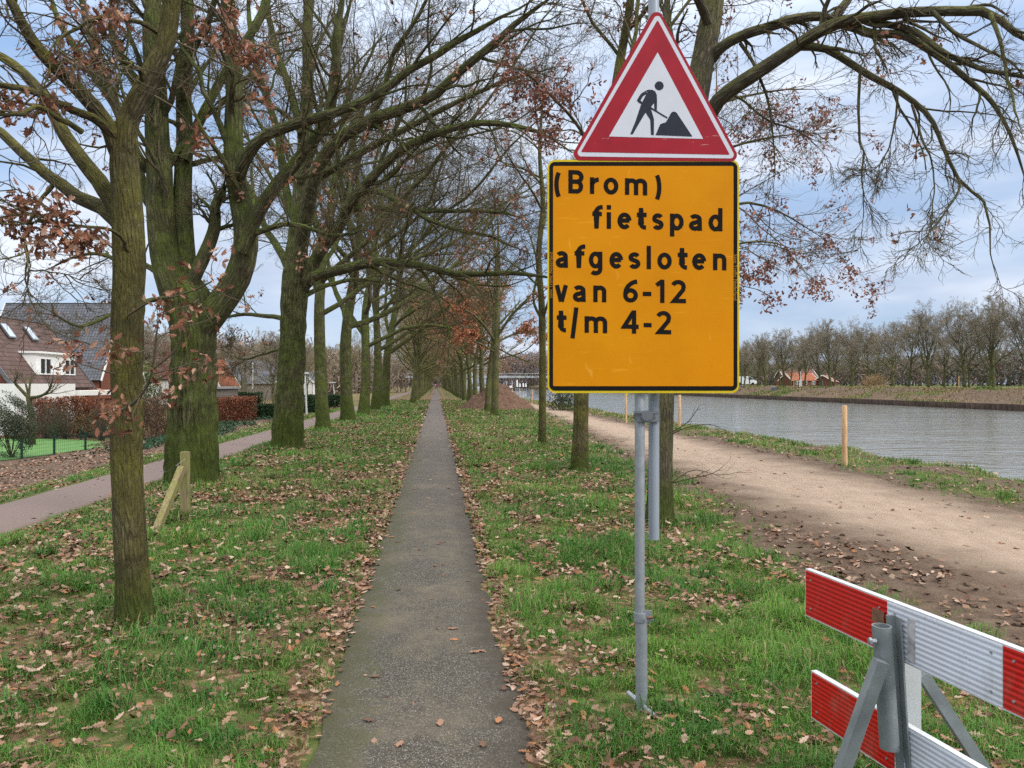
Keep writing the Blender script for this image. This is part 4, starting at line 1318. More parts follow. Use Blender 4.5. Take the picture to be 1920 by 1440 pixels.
# ------------------------------------------------------------------ the roadworks sign
plain("galvanised", (.285, .31, .335), .5, .4, .45, var=.2, scale=26, bump=.03)
plain("grey_pipe", (.26, .295, .34), .5, .5, .2, var=.06, scale=9)
plain("dark_steel", (.17, .18, .19), .5, .5, .7, var=.2, scale=30)
plain("rust_steel", (.18, .10, .06), .8, .3, .2, var=.4, scale=40)
plain("sign_red", (.27, .004, .014), .5, .25, var=.10, scale=9)
plain("sign_white", (.52, .54, .60), .5, .25, var=.05, scale=9)
plain("sign_black", (.011, .009, .009), .7, .06, var=.2, scale=20)
plain("symbol_grey", (.022, .026, .038), .6, .15, var=.1, scale=20)
plain("sign_yellow", (.54, .40, .007), .5, .25, var=.08, scale=9)
t = NT("sign_orange", .55, .1)
v = t.coord(); vz = t.coord((.6, .6, 30)); vs = t.coord((1.5, 1.5, 14)); vd = t.coord((9, 2, 2.2))
c = t.ramp(t.noise(v, 3.2, 4), [(.3, (.50, .185, .0008)), (.7, (.59, .24, .002))])
c = t.mix(t.math('MULTIPLY', t.ramp(t.noise(vz, 5, 2), [(.45, 0.0), (.6, 1.0)]), .16), c, (.58, .23, .002))
c = t.mix(t.ramp(t.noise(vs, 3.1, 7, .62), [(.62, 0.0), (.72, .5)]), c, (.74, .36, .03))
c = t.mix(t.ramp(t.noise(vd, 2.0, 7, .62, .8), [(.66, 0.0), (.70, .35)]), c, (.78, .42, .08))
c = t.mix(t.ramp(t.noise(t.coord((1, 1, 1)), 1.5, 3), [(.4, 0.0), (.7, .55)]), c, (.60, .20, .001))
t.color(c)
t = NT("red_band_worn", .5, .25)
v = t.coord((2, 2, 26)); v2 = t.coord()
c = t.ramp(t.noise(v2, 9, 5), [(.3, (.24, .004, .014)), (.7, (.31, .006, .018))])
sp = t.n("ShaderNodeSeparateXYZ"); t.l(v2, sp.inputs[0])
lowb = t.ramp(t.math('SUBTRACT', 2.83, sp.outputs[2]), [(0.0, 0.0), (.03, 1.0)])
c = t.mix(t.math('MULTIPLY', lowb, t.ramp(t.noise(v, 4, 8, .7), [(.645, 0.0), (.68, .85)])), c, (.62, .52, .55))
c = t.mix(t.ramp(t.noise(t.coord((5, 5, 5)), 3, 6, .7), [(.70, 0.0), (.73, .7)]), c, (.58, .40, .44))
t.color(c)

SD = 3.755
SROLL = math.radians(.35)
UX = RT * math.cos(SROLL) - np.array([0, 0, 1.]) * math.sin(SROLL)
UY = RT * math.sin(SROLL) + np.array([0, 0, 1.]) * math.cos(SROLL)
UN = -FW
SO = W(1207, 517, SD)
SK = SD / FPX
cr, sr = math.cos(SROLL), math.sin(SROLL)


def sp2(x, y):
    """Survey point -> sign-plane metres."""
    a = (x - 1207) * SK; b = -(y - 517) * SK
    return (a * cr - b * sr, a * sr + b * cr)


def rounded(poly, r, n=7):
    """Round the corners of a polygon."""
    out = []; m = len(poly)
    for i in range(m):
        p = np.array(poly[i]); a = np.array(poly[i - 1]); b = np.array(poly[(i + 1) % m])
        u = nrm(a - p); w = nrm(b - p)
        ang = math.acos(np.clip(u @ w, -1, 1)); d = r / math.tan(ang / 2)
        c = p + nrm(u + w) * r / math.sin(ang / 2)
        p1 = p + u * d; p2 = p + w * d
        a1 = math.atan2(*(p1 - c)[::-1]); a2 = math.atan2(*(p2 - c)[::-1])
        da = (a2 - a1 + math.pi) % (2 * math.pi) - math.pi
        out += [tuple(c + r * np.array([math.cos(a1 + da * k / n), math.sin(a1 + da * k / n)])) for k in range(n + 1)]
    return out


base = W(1203, 1331, 3.80); base[2] = 0
sign = empty("roadworks_sign", (base[0], base[1], 0), "tall steel signpost with a red roadworks triangle above an orange text board", "road sign")


def plate(name, poly, off, thick, mat, parent=sign):
    return MB().prism(poly, SO + UN * off, UX, UY, UN, thick).build(name, mat, parent)


def rect(x0, y0, x1, y1):
    return [sp2(x0, y1), sp2(x1, y1), sp2(x1, y0), sp2(x0, y0)]


board = plate("text_board", rounded(rect(1026.5, 298.5, 1386, 736), 15 * SK), 0, .004, MATS["sign_yellow"])
plate("black_border", rounded(rect(1030, 302.5, 1382.5, 731.5), 11 * SK), .0012, .001, MATS["sign_black"], board)
plate("orange_face", rounded(rect(1037, 310.5, 1375, 723), 2.5 * SK), .0024, .001, MATS["sign_orange"], board)

# lettering: strokes on centre lines, in cap-height units, x scaled to the measured width of each character
ST = .185


def arc(cx, cy, rx, ry, a0, a1, n=12):
    return [(cx + rx * math.cos(math.radians(a0 + (a1 - a0) * i / n)), cy + ry * math.sin(math.radians(a0 + (a1 - a0) * i / n))) for i in range(n + 1)]


def glyph(ch, w):
    h = ST / 2; X = .715
    bowl = lambda: arc(w / 2, X / 2, w / 2 - h, X / 2 - h + .005, 0, 360, 24)
    if ch == '(': return [arc(w * 1.75, .36, w * 1.75 - h, .82, 141, 219)]
    if ch == ')': return [arc(-w * .75, .36, w * 1.75 - h, .82, 39, -39)]
    if ch == 'B': return [[(h, 0), (h, 1)], [(h, 1 - h), (w * .55, 1 - h)] + arc(w * .55, (1 - h + .51) / 2, w * .38 - h * .3, (1 - h - .51) / 2, 90, -90)[1:-1] + [(w * .55, .51), (h, .51)],
                          [(w * .55, .51)] + arc(w * .58, (.51 + h) / 2, w * .42 - h, (.51 - h) / 2, 90, -90)[1:-1] + [(w * .55, h), (h, h)]]
    if ch == 'r': return [[(h, 0), (h, X)], [(h, .42)] + arc(w * .95, .36, w * .95 - h, X - .36 - h, 172, 92, 8)]
    if ch == 'o': return [bowl()]
    if ch in 'nm':
        k = 1 if ch == 'n' else 2; sw = (w - ST) / k; out = [[(h, 0), (h, X)]]
        for i in range(k):
            x0 = h + sw * i
            out.append(arc(x0 + sw / 2, X - h - sw * .42, sw / 2, sw * .42, 172, 0, 10) + [(x0 + sw, 0)])
        return out
    if ch == 'f': return [[(w * .40, 0), (w * .40, .74)] + arc(w * .98, .74, w * .58, 1.0 - h - .74 + .02, 180, 88, 8), [(0, X - h + .01), (w * .92, X - h + .01)]]
    if ch == 'i': return [[(w / 2, 0), (w / 2, X)], [(w / 2, .83), (w / 2, 1.02)]]
    if ch == 'e': return [[(h, X * .52), (w - h, X * .52)], arc(w / 2, X / 2, w / 2 - h, X / 2 - h, 3, 318, 22)]
    if ch == 't': return [[(w * .42, .93), (w * .42, .24)] + arc(w * .88, .24, w * .46, .24 - h, 180, 275, 8), [(0, X - h + .01), (w * .98, X - h + .01)]]
    if ch == 's':
        ry = (X - ST) / 4
        return [arc(w / 2, X - h - ry, w / 2 - h, ry, 25, 215, 12) + [(w * .62, X / 2 - .02)] + arc(w / 2, h + ry, w / 2 - h, ry, 40, -155, 12)]
    if ch == 'p': return [[(h, -.27), (h, X)], bowl()]
    if ch == 'd': return [[(w - h, 0), (w - h, 1.0)], bowl()]
    if ch == 'a': return [arc(w * .48, X - h - .13, w / 2 - h, .13, 150, 0, 10) + [(w - h, 0)], [(w - h, .43)] + arc(w * .46, .22, w * .46 - h, .22 - h, 90, 300, 14) + [(w - h, .17)]]
    if ch == 'g': return [bowl(), [(w - h, X), (w - h, -.02)] + arc(w / 2, -.04, w / 2 - h, .17, 0, -140, 10)]
    if ch == 'l': return [[(w / 2, 0), (w / 2, 1.0)]]
    if ch == 'v': return [[(h, X), (w / 2 - .01, .0)], [(w - h, X), (w / 2 + .01, .0)]]
    if ch == '6': return [arc(w / 2, .31, w / 2 - h, .31 - h, 0, 360, 24), arc(w * 1.02, .36, w * 1.02 - h, 1 - h - .36, 180, 95, 10)]
    if ch == '-': return [[(0, .38), (w, .38)]]
    if ch == '1': return [[(w - h, 0), (w - h, 1)], [(w - h, .94), (h * .6, .76)]]
    if ch == '2': return [arc(w * .47, 1 - h - .2, w * .47 - h + .03, .2, 160, -20, 12) + [(w * .80, .57), (h * 1.2, h), (w, h)]]
    if ch == '4': return [[(w * .72, 0), (w * .72, 1)], [(w * .68, .93), (h * .9, .28 + h * .2), (w, .28 + h * .2)]]
    if ch == '/': return [[(h, -.25), (w - h, 1.08)]]
    return []


def ribbon(mb, line, width, to, zoff):
    line = np.array(line, float)
    t = np.gradient(line, axis=0) if len(line) > 2 else np.repeat((line[1:] - line[:1]), 2, 0)
    closed = len(line) > 4 and np.linalg.norm(line[0] - line[-1]) < 1e-6
    if closed:
        t[0] = t[-1] = line[1] - line[-2]
    t = nrm(t); nn = np.stack([-t[:, 1], t[:, 0]], 1)
    k = np.ones(len(line))
    for i in range(1, len(line) - 1):
        a = nrm(line[i] - line[i - 1]); b = nrm(line[i + 1] - line[i])
        k[i] = 1 / max(math.sqrt(max((1 + a @ b) / 2, .16)), .4)
        nn[i] = nrm(np.array([-(a + b)[1], (a + b)[0]]))
    l = line + nn * (width / 2 * k)[:, None]; r = line - nn * (width / 2 * k)[:, None]
    vs = []
    for p in np.stack([l, r], 1).reshape(-1, 2):
        u, v = to(p); vs.append(SO + UX * u + UY * v + UN * zoff)
    mb.add(vs, [(2 * i, 2 * i + 1, 2 * i + 3, 2 * i + 2) for i in range(len(line) - 1)])


TEXT = [("(Brom)", 245, 200, 12 / 440, [(118, 158), (197, 280), (318, 372), (395, 478), (515, 640), (680, 720)]),
        ("fietspad", 443, 340, 16 / 720, [(332, 390), (412, 437), (473, 552), (582, 638), (668, 732), (768, 845), (875, 948), (985, 1063)]),
        ("afgesloten", 663, 130, 15 / 950, [(126, 195), (232, 292), (312, 388), (428, 505), (535, 602), (637, 661), (697, 778), (812, 868), (893, 972), (1010, 1085)]),
        ("van6-12", 854, 130, 9 / 720, [(120, 195), (222, 295), (337, 410), (505, 588), (615, 663), (685, 737), (776, 858)]),
        ("t/m4-2", 1026, 140, 12 / 630, [(132, 188), (208, 254), (288, 415), (500, 592), (620, 665), (692, 775)])]
CAPZ = 131.0
mb = MB(); cnt = 0
for word, by, bx0, sl, boxes in TEXT:
    for ch, (x0, x1) in zip(word, boxes):
        w = (x1 - x0) / CAPZ

        def to(p, x0=x0, by=by, bx0=bx0, sl=sl):
            zx = x0 + p[0] * CAPZ; zy = by + (zx - bx0) * sl - p[1] * CAPZ
            return sp2(1000 + zx / 3, 280 + zy / 3)
        for li, line in enumerate(glyph(ch, w)):
            ribbon(mb, line, ST, to, .0034 + .00025 * li)
mb.build("lettering", MATS["sign_black"], board)
plain("small_print", (.30, .14, .01), .5, .4, var=.1)


def small_text(body, cx, cy, ang, length, parent):
    cu = bpy.data.curves.new("tmp", 'FONT'); cu.body = body; cu.size = 1; cu.resolution_u = 2; cu.offset = 0; cu.align_x = 'CENTER'; cu.align_y = 'CENTER'
    o = bpy.data.objects.new("tmp", cu); COL.objects.link(o)
    me = bpy.data.meshes.new_from_object(o.evaluated_get(bpy.context.evaluated_depsgraph_get()))
    bpy.data.objects.remove(o); bpy.data.curves.remove(cu)
    co = np.empty(len(me.vertices) * 3, np.float32); me.vertices.foreach_get("co", co); co = co.reshape(-1, 3)
    s = length / (co[:, 0].max() - co[:, 0].min())
    c0, c1 = math.cos(ang), math.sin(ang); u0, v0 = sp2(cx, cy)
    u = (co[:, 0] * c0 - co[:, 1] * c1) * s + u0; v = (co[:, 0] * c1 + co[:, 1] * c0) * s + v0
    P = SO + UX * u[:, None] + UY * v[:, None] + UN * .0018 - ORG[parent.name]
    me.vertices.foreach_set("co", P.astype(np.float32).ravel()); me.update()
    me.name = "maker_lettering"; me.materials.clear()
    return link_mesh(me, "maker_lettering", MATS["small_print"], parent)


small_text("Save Traffic Nederland", 1033, 515, math.pi / 2, 86 * SK, board)
small_text("Save Traffic Nederland", 1378.6, 519, -math.pi / 2, 86 * SK, board)

# the triangle
tri = plate("warning_triangle", rounded([sp2(1067, 299.5), sp2(1390, 302), sp2(1231, 9)], 12 * SK), .002, .004, MATS["sign_red"])
tri["label"] = "red and white warning triangle with a digging worker"
plate("white_line", rounded([sp2(1078, 292.5), sp2(1380.5, 296.5), sp2(1232.6, 22)], 7 * SK), .0030, .001, MATS["sign_white"], tri)
plate("red_band", rounded([sp2(1089, 284.5), sp2(1368, 289.5), sp2(1232.8, 37)], 1.5 * SK), .0040, .001, MATS["red_band_worn"], tri)
plate("white_field", rounded([sp2(1141.6, 255.5), sp2(1318, 260), sp2(1232.7, 97.8)], .6 * SK), .0050, .001, MATS["sign_white"], tri)
z6 = lambda pts: [sp2(1000 + x / 4.5, y / 4.5) for x, y in pts][::-1]
mb = MB()
shapes = [[(1060 + 38 * math.cos(a), 723 + 38 * math.sin(a)) for a in np.linspace(0, 2 * math.pi, 25)[:-1]],
          [(945, 765), (970, 756), (1000, 756), (1026, 769), (1040, 800), (1042, 850), (1040, 940), (1021, 936), (1017, 866), (988, 908), (1002, 955), (1016, 1005), (1015, 1138), (991, 1138), (985, 1010),
           (945, 948), (890, 1040), (838, 1131), (816, 1131), (858, 1030), (908, 880), (950, 796), (960, 775)],
          [(872, 848), (890, 815), (912, 785), (948, 765), (958, 790), (926, 808), (902, 846), (921, 864), (912, 879), (890, 866)],
          [(985, 905), (990, 902), (1132, 990), (1124, 998), (988, 917)],
          [(1030, 1138), (1070, 1046), (1092, 1038), (1115, 1032), (1135, 1000), (1162, 950), (1175, 941), (1192, 941), (1208, 952), (1260, 1030), (1340, 1150)]]
for i, s in enumerate(shapes):
    mb.prism(z6(s), SO + UN * (.0058 + .0002 * i), UX, UY, UN, .0005)
mb.build("worker_symbol", MATS["symbol_grey"], tri)

# posts, clamps, foot
PD = 3.80
bolt = lambda x, y, d, r, a, b: (W(x, y, d) + a, W(x, y, d) + b)
mb = MB(); mb.tube([W(1199.5, 1156, PD), W(1199.5, 640, PD)], .0243, 20); mb.build("pole", MATS["galvanised"], sign, True)
mb = MB(); mb.tube([W(1203.5, 1333, PD), W(1202, 1146, PD)], .0290, 20); mb.build("foot_sleeve", MATS["galvanised"], sign, True)
mb = MB(); mb.tube([W(1226, 1010, PD + .06), W(1226, 500, PD + .06), W(1225.5, -90, PD + .06)], .0268, 20); mb.build("hanging_pipe", MATS["grey_pipe"], sign, True)
mb = MB(); mb.tube([W(1178, 1298, 3.93), W(1228, 1342, 3.67)], .0115, 12); mb.build("cross_bar", MATS["galvanised"], sign, True)
mb = MB()
for X_, r in ((1199.5, .0243), (1226, .0268)):
    d = PD + (.06 if X_ > 1210 else 0)
    mb.tube([W(X_, 786.5, d), W(X_, 773, d)], r + .005, 20)
    for yy in (771, 789):
        mb.bar(W(X_ - 12, yy, d - r - .008), W(X_ + 12, yy, d - r - .008), .008, .007)
mb.tube([W(1213.5, 780, PD - .045), W(1213.5, 780, PD + .03)], .030, 16); mb.tube([W(1213.5, 780, PD - .055), W(1213.5, 780, PD - .044)], .022, 16)
for yy in (772.5, 787.5): mb.bar(W(1194, yy, PD - .036), W(1235, yy, PD - .022), .008, .008)
mb.build("clamp", MATS["dark_steel"], sign, True)
mb = MB(); mb.tube([W(1201, 1163, PD), W(1201, 1147, PD)], .0335, 20)
mb.bar(W(1209, 1150, PD - .02), W(1222, 1150, PD - .03), .005, .035); mb.bar(W(1209, 1163, PD + .01), W(1222, 1156, PD - .005), .005, .035)
mb.build("collar", MATS["galvanised"], sign, True)
mb = MB(); mb.tube([W(1213, 1157, PD - .055), W(1224, 1157, PD - .055)], .0075, 8); mb.build("collar_bolt", MATS["rust_steel"], sign, True)
for yy in (180, 262, 380, 660): MB().box(W(1226, yy, SD + .02), (.12, .03, .03), (RT, FW, np.array([0, 0, 1.]))).build("bracket", MATS["dark_steel"], sign)

# ------------------------------------------------------------------ the red and white barrier


def sheet_mat(name, c1, c2, irid=False):
    t = NT(name, .35, .5)
    v = t.coord()
    wv = t.n("ShaderNodeTexWave", wave_type='BANDS', bands_direction='Z'); wv.inputs["Scale"].default_value = 17.0; wv.inputs["Distortion"].default_value = 0
    t.l(v, wv.inputs["Vector"])
    n = t.noise(v, 6, 5)
    c = t.mix(t.ramp(wv.outputs["Fac"], [(.25, 0.0), (.75, 1.0)]), c1, c2)
    if irid:
        vv = t.coord((3.0, 3.0, 1.2)); c = t.mix(t.ramp(t.noise(vv, 1.6, 3), [(.42, 0.0), (.75, .45)]), c, t.mix(t.noise(v, 9, 2), (.55, .72, .80), (.66, .62, .84)))
        sc = t.noise(t.coord((1, 1, 7)), 14, 6, .7); c = t.mix(t.ramp(sc, [(.70, 0.0), (.76, .5)]), c, (.25, .25, .26))
    else:
        c = t.mix(t.ramp(n, [(.55, 0.0), (.75, .35)]), c, tuple(np.array(c2) * .8 + .02))
    dirt = t.noise(t.coord((1, 1, .5)), 5, 7, .7); c = t.mix(t.ramp(dirt, [(.54, 0.0), (.72, .38)]), c, (.20, .16, .12))
    mud = t.vor(v, 60, 'F1'); c = t.mix(t.math('MULTIPLY', t.ramp(mud, [(.10, .8), (.16, 0.0)]), t.ramp(n, [(.52, 0.0), (.6, 1.0)])), c, (.12, .085, .06))
    t.color(c); t.bump(wv.outputs["Fac"], .35, .004)
    return t.m


sheet_mat("sheet_red", (.36, .004, .004), (.55, .011, .007))
sheet_mat("sheet_white", (.44, .475, .55), (.64, .67, .74), True)
plain("aluminium", (.62, .64, .67), .42, .5, .35, var=.1, scale=14)
plain("galva_old", (.215, .24, .25), .5, .4, .4, var=.28, scale=10, bump=.05)
plain("tape_residue", (.36, .36, .37), .8, .2, var=.5, scale=30)

B0 = np.array([1.248, 3.29]); B2 = np.array([1.4855, 2.34])
bd = (B2 - B0) / np.linalg.norm(B2 - B0); BL = .4895
cam2 = lambda l, d, z: FW * d + RT * l + np.array([0, 0, z])
BU = cam2(bd[0], bd[1], 0) / np.linalg.norm(cam2(bd[0], bd[1], 0))
BN = np.cross(BU, np.array([0, 0, 1.])); BN = BN if BN @ cam2(-1, 0, 0) > 0 else -BN
broot = cam2(1.40, 2.75, 0)
barrier = empty("road_barrier", broot, "red and white striped works barrier on a galvanised A shaped stand", "barrier")
UPZ = np.array([0, 0, 1.])


def plank(top_left, h=.2, th=.026, nseg=4):
    o = np.array(top_left)
    ln = BL * nseg
    mb = MB()
    ctr = o + BU * ln / 2 - UPZ * h / 2 - BN * th / 2
    mb.box(ctr, (ln, th, h), (BU, BN, UPZ))
    p = mb.build("plank", MATS["aluminium"], barrier)
    for i in range(nseg):
        a = o + BU * (BL * i + .0015) - UPZ * .006 + BN * .0012; e = .003 if i == 0 else .0
        poly = [(e, -h + .012), (BL - .003, -h + .012), (BL - .003, 0), (e, 0)]
        if BN @ np.cross(BU, UPZ) < 0: poly = poly[::-1]
        nm = "red_sheet" if i % 2 == 0 else "white_sheet"
        MB().prism(poly, a, BU, UPZ, BN, .002).build(nm, MATS["sheet_red" if i % 2 == 0 else "sheet_white"], p)
    for i in range(nseg):
        for q in (.04, BL - .04):
            for zz in (.04, h - .04):
                c = o + BU * (BL * i + q) - UPZ * zz
                MB().tube([c, c + BN * .0045], .0045, 8).build("rivet", MATS["galvanised"], p)
    return p


zt0 = 1.6 - (1065 - 719) * 3.29 / FPX
plank(cam2(B0[0], B0[1], zt0))
L0 = cam2(1.263, 3.265, 1.6 - (1256 - 719) * 3.265 / FPX)
plank(L0)
# torn strip of tape and a raw edge where the sheets meet the post
mb = MB(); mb.box(cam2(1.398, 2.70, .705) + BN * .004, (.035, .003, .15), (BU, BN, UPZ)); mb.build("tape_strip", MATS["tape_residue"], barrier)
mb = MB(); mb.box(cam2(1.412, 2.70, .31) + BN * .006, (.035, .003, .15), (BU, BN, UPZ)); mb.build("tape_strip", MATS["tape_residue"], barrier)
mb = MB(); mb.box(cam2(1.350, 2.845, .745) + BN * .004, (.06, .003, .05), (BU, BN, UPZ)); mb.build("rust_patch", MATS["rust_steel"], barrier)
# open tube for a lamp
TD = 2.72
ta = W(1653, 1172, TD); tb = W(1668, 1402, TD)
mb = MB(); n = 28; axu = RT; axv = FW
vs = []
for p, r in ((tb, .0325), (ta, .0325), (ta, .0285), (ta + (tb - ta) * .9, .0285)):
    for k in range(n):
        a = 2 * math.pi * k / n; vs.append(p + r * (math.cos(a) * axu + math.sin(a) * axv))
fs = [(i * n + k, i * n + (k + 1) % n, (i + 1) * n + (k + 1) % n, (i + 1) * n + k) for i in range(3) for k in range(n)]
fs.append(tuple(range(n - 1, -1, -1))); fs.append(tuple(3 * n + k for k in range(n)))
mb.add(vs, fs); mb.build("socket_tube", MATS["galva_old"], barrier, True)
mb = MB(); c = W(1640, 1201, TD - .02); mb.tube([c + RT * .005, c - RT * .022], .0085, 8); mb.tube([c - RT * .012, c - RT * .020], .013, 6); mb.build("wing_bolt", MATS["galvanised"], barrier, True)
mb = MB(); fa_ = W(1670, 1152, TD + .045); fb_ = W(1690, 1455, TD + .03); fb2 = fb_ + (fb_ - fa_) * ((fb_[2] - .01) / (fa_[2] - fb_[2]))
mb.bar(fa_, fb2, .030, .012, FW)
mb.bar(fa_ - FW * .02 + RT * .014, fb2 - FW * .02 + RT * .014, .006, .045, FW)
mb.build("flat_bar", MATS["galva_old"], barrier)
mb = MB(); mb.box(cam2(1.468, 2.86, .36), (.06, .06, .68), (RT, FW, UPZ)); mb.build("inner_post", MATS["aluminium"], barrier)
for a, b in ((W(1652, 1238, TD - .055), cam2(1.058, 2.68, .02)), (W(1728, 1262, 2.90), cam2(1.84, 2.84, .02))):
    mb = MB(); mb.bar(a, b, .042, .042, FW); mb.build("stand_leg", MATS["galva_old"], barrier)
mb = MB(); mb.bar(cam2(1.0, 2.68, .016), cam2(1.9, 2.84, .016), .045, .03, FW + .001); mb.build("foot_bar", MATS["galva_old"], barrier)

# ------------------------------------------------------------------ posts
t = NT("fresh_wood", .75, .2)
v = t.coord((1, 1, .12)); n = t.noise(v, 30, 6, .6); kn = t.vor(t.coord((1, 1, .6)), 9, 'F1')
c = t.ramp(n, [(.3, (.42, .245, .12)), (.7, (.64, .43, .25))]); c = t.mix(t.ramp(kn, [(.10, .8), (.17, 0.0)]), c, (.16, .07, .03))
t.color(c); t.bump(n, .3, .005)
t = NT("old_wood", .85, .15)
v = t.coord((1, 1, .15)); n = t.noise(v, 34, 6, .65); vo = t.coord(); big = t.noise(vo, 5, 4)
c = t.ramp(n, [(.3, (.115, .088, .045)), (.7, (.30, .245, .14))]); c = t.mix(t.ramp(big, [(.42, 0.0), (.66, .75)]), c, (.20, .215, .055))
t.color(c); t.bump(n, .5, .006)

G_POST = "fresh wooden marker posts along the canal bank"
POSTS = [(1584, 872, 1.19, .052, "fresh pale wooden stake nearest, standing alone on the bank before the water"),
         (1274, 806, 1.2, .045, "fresh wooden stake seen just right of the oak behind the sign"),
         (1174, 792, 1.2, .045, "fresh wooden stake with a yellow cap under the orange board"),
         (1041, 760, 1.15, .045, "fresh wooden stake peeping out below the left corner of the board"),
         (997.5, 757, 1.15, .05, "stout fresh stake on the green bank left of the thin oak"),
         (974, 751, 1.1, .05, "fresh stake on the green bank nearest the soil heap"),
         (960, 748.5, 1.1, .05, "fresh stake half hidden behind the soil heap")]
for x0, y0, h, r, lb in POSTS:
    d = FPX * CAM_H / (y0 - 719); p = W(x0, y0, d); z = float(ground_z(p[0], p[1])); b = np.array([p[0], p[1], z - .05])
    root = empty("marker_post", b, lb, "post", G_POST)
    ln = np.array([random.uniform(-.02, .02), random.uniform(-.02, .02), 0])
    MB().tube([b, b + UPZ * h * .5 + ln * .5, b + UPZ * (h + .04) + ln, b + UPZ * (h + .05) + ln], [r, r * .98, r * .95, r * .8], 16).build("stake", MATS["fresh_wood"], root, True)
    if x0 == 1174:
        MB().tube([b + UPZ * (h - .03), b + UPZ * (h + .07)], r * 1.25, 12).build("cap", MATS["sign_yellow"], root)

pb = W(348, 972, 9.17); z = float(ground_z(pb[0], pb[1])); pb[2] = z
wp = empty("braced_post", pb, "old mossy wooden fence post with a slanting brace in front of the huge oak", "post")
MB().bar(pb - UPZ * .1, W(347, 846, 9.17), .085, .085, FW).build("upright", MATS["old_wood"], wp)
fb_ = W(288, 998, 8.5); fb_[2] = float(ground_z(fb_[0], fb_[1])) - .08
MB().bar(W(341, 876, 9.06), fb_, .07, .085, FW).build("brace", MATS["old_wood"], wp)
MB().tube([W(347, 860, 9.1), W(330, 872, 9.0), W(312, 884, 9.2), W(300, 882, 9.4)], .003, 5).build("wire_end", MATS["dark_steel"], wp)

# ------------------------------------------------------------------ soil heap
hc = W(928, 768, 49.5)
na, nr = 96, 40
A, Rr = np.meshgrid(np.linspace(0, 2 * np.pi, na, endpoint=False), np.linspace(0, 1, nr))
R0 = 2.25 * (1 + .12 * np.sin(2 * A + 1) + .08 * np.sin(3 * A))
hx = hc[0] + .1 + Rr * R0 * np.cos(A); hy = hc[1] + Rr * R0 * np.sin(A)
prof = np.clip(1 - Rr, 0, 1) ** .95
hz = ground_z(hx, hy) + 1.9 * prof * (1 - .12 * (prof > .9)) + (fbm(hx * 2.2, hy * 2.2, 91, 4) - .5) * .5 * np.minimum(1, (1 - Rr) * 4) + (fbm(hx * 7, hy * 7, 92, 3) - .5) * .22 * np.minimum(1, (1 - Rr) * 6) - .03
b = (np.arange(nr - 1) * na)[:, None]; j = np.arange(na)[None]
F = np.stack([b + j, b + (j + 1) % na, b + na + (j + 1) % na, b + na + j], -1).reshape(-1, 4)
plain("heap_soil", (.135, .082, .058), .95, .1, var=.55, scale=7, bump=.6)
heap = np_obj("soil_heap", np.stack([hx, hy, hz], -1).reshape(-1, 3), F, MATS["heap_soil"], None, True)
tag(heap, "heap of reddish brown soil dumped behind the rusty leaved oak", "soil heap")

# ------------------------------------------------------------------ houses and gardens on the left


def roof_mat(name, c, scale=1.0, var=.22):
    t = NT(name, .75, .25)
    u = t.n("ShaderNodeUVMap"); 
    br = t.n("ShaderNodeTexBrick"); br.inputs["Scale"].default_value = scale
    br.inputs["Brick Width"].default_value = .30; br.inputs["Row Height"].default_value = .34; br.inputs["Mortar Size"].default_value = .03; br.inputs["Mortar Smooth"].default_value = .3
    c = np.array(c)
    br.inputs["Color1"].default_value = (*(c * (1 - var)), 1); br.inputs["Color2"].default_value = (*(c * (1 + var)), 1); br.inputs["Mortar"].default_value = (*(c * .28), 1)
    br.offset = .0
    t.l(u.outputs[0], br.inputs["Vector"])
    n = t.noise(t.coord(), .8, 5)
    t.color(t.mix(t.ramp(n, [(.4, 0.0), (.7, .3)]), br.outputs["Color"], tuple(c * .6))); t.bump(br.outputs["Fac"], -.6, .04)
    return t.m


roof_mat("roof_brown", (.115, .070, .060)); roof_mat("roof_grey", (.115, .12, .14)); roof_mat("roof_red", (.15, .066, .052)); roof_mat("roof_orange", (.31, .10, .05))
roof_mat("brick_red", (.19, .072, .048), 3.2)
plain("render_white", (.72, .72, .70), .8, .2, var=.06)
plain("render_grey", (.34, .33, .32), .8, .2, var=.15)
plain("glass_dark", (.03, .035, .04), .08, .6, var=.2)
plain("glass_sky", (.42, .48, .55), .1, .6, var=.1)
plain("solar", (.03, .04, .10), .15, .6, var=.1)
plain("planks_grey", (.22, .19, .16), .85, .15, var=.2, scale=8)


def quad_uv(mb_list, name, mat, parent):
    """Planar quads [(p0,p1,p2,p3)] with metric UVs (p0->p1 = u, p0->p3 = v), each given a little thickness below."""
    org = ORG[parent.name]; vs, fs, uvs = [], [], []
    for q in mb_list:
        q = [np.array(p, float) for p in q]; n = nrm(np.cross(q[1] - q[0], q[-1] - q[0]))
        b = len(vs); k = len(q); u = nrm(q[1] - q[0]); v = np.cross(n, u)
        vs += [p - org for p in q] + [p - org - n * .12 for p in q]
        fs.append(tuple(b + i for i in range(k))); uvs += [((p - q[0]) @ u, (p - q[0]) @ v) for p in q]
        fs.append(tuple(b + k + i for i in range(k))[::-1]); uvs += [(0, 0)] * k
        for i in range(k):
            j = (i + 1) % k; fs.append((b + i, b + k + i, b + k + j, b + j)); uvs += [(0, 0)] * 4
    me = bpy.data.meshes.new(name); me.from_pydata([tuple(v) for v in vs], [], fs)
    uvl = me.uv_layers.new(name="UVMap"); uvl.data.foreach_set("uv", np.array(uvs, np.float32).ravel()); me.update()
    return link_mesh(me, name, mat, parent)


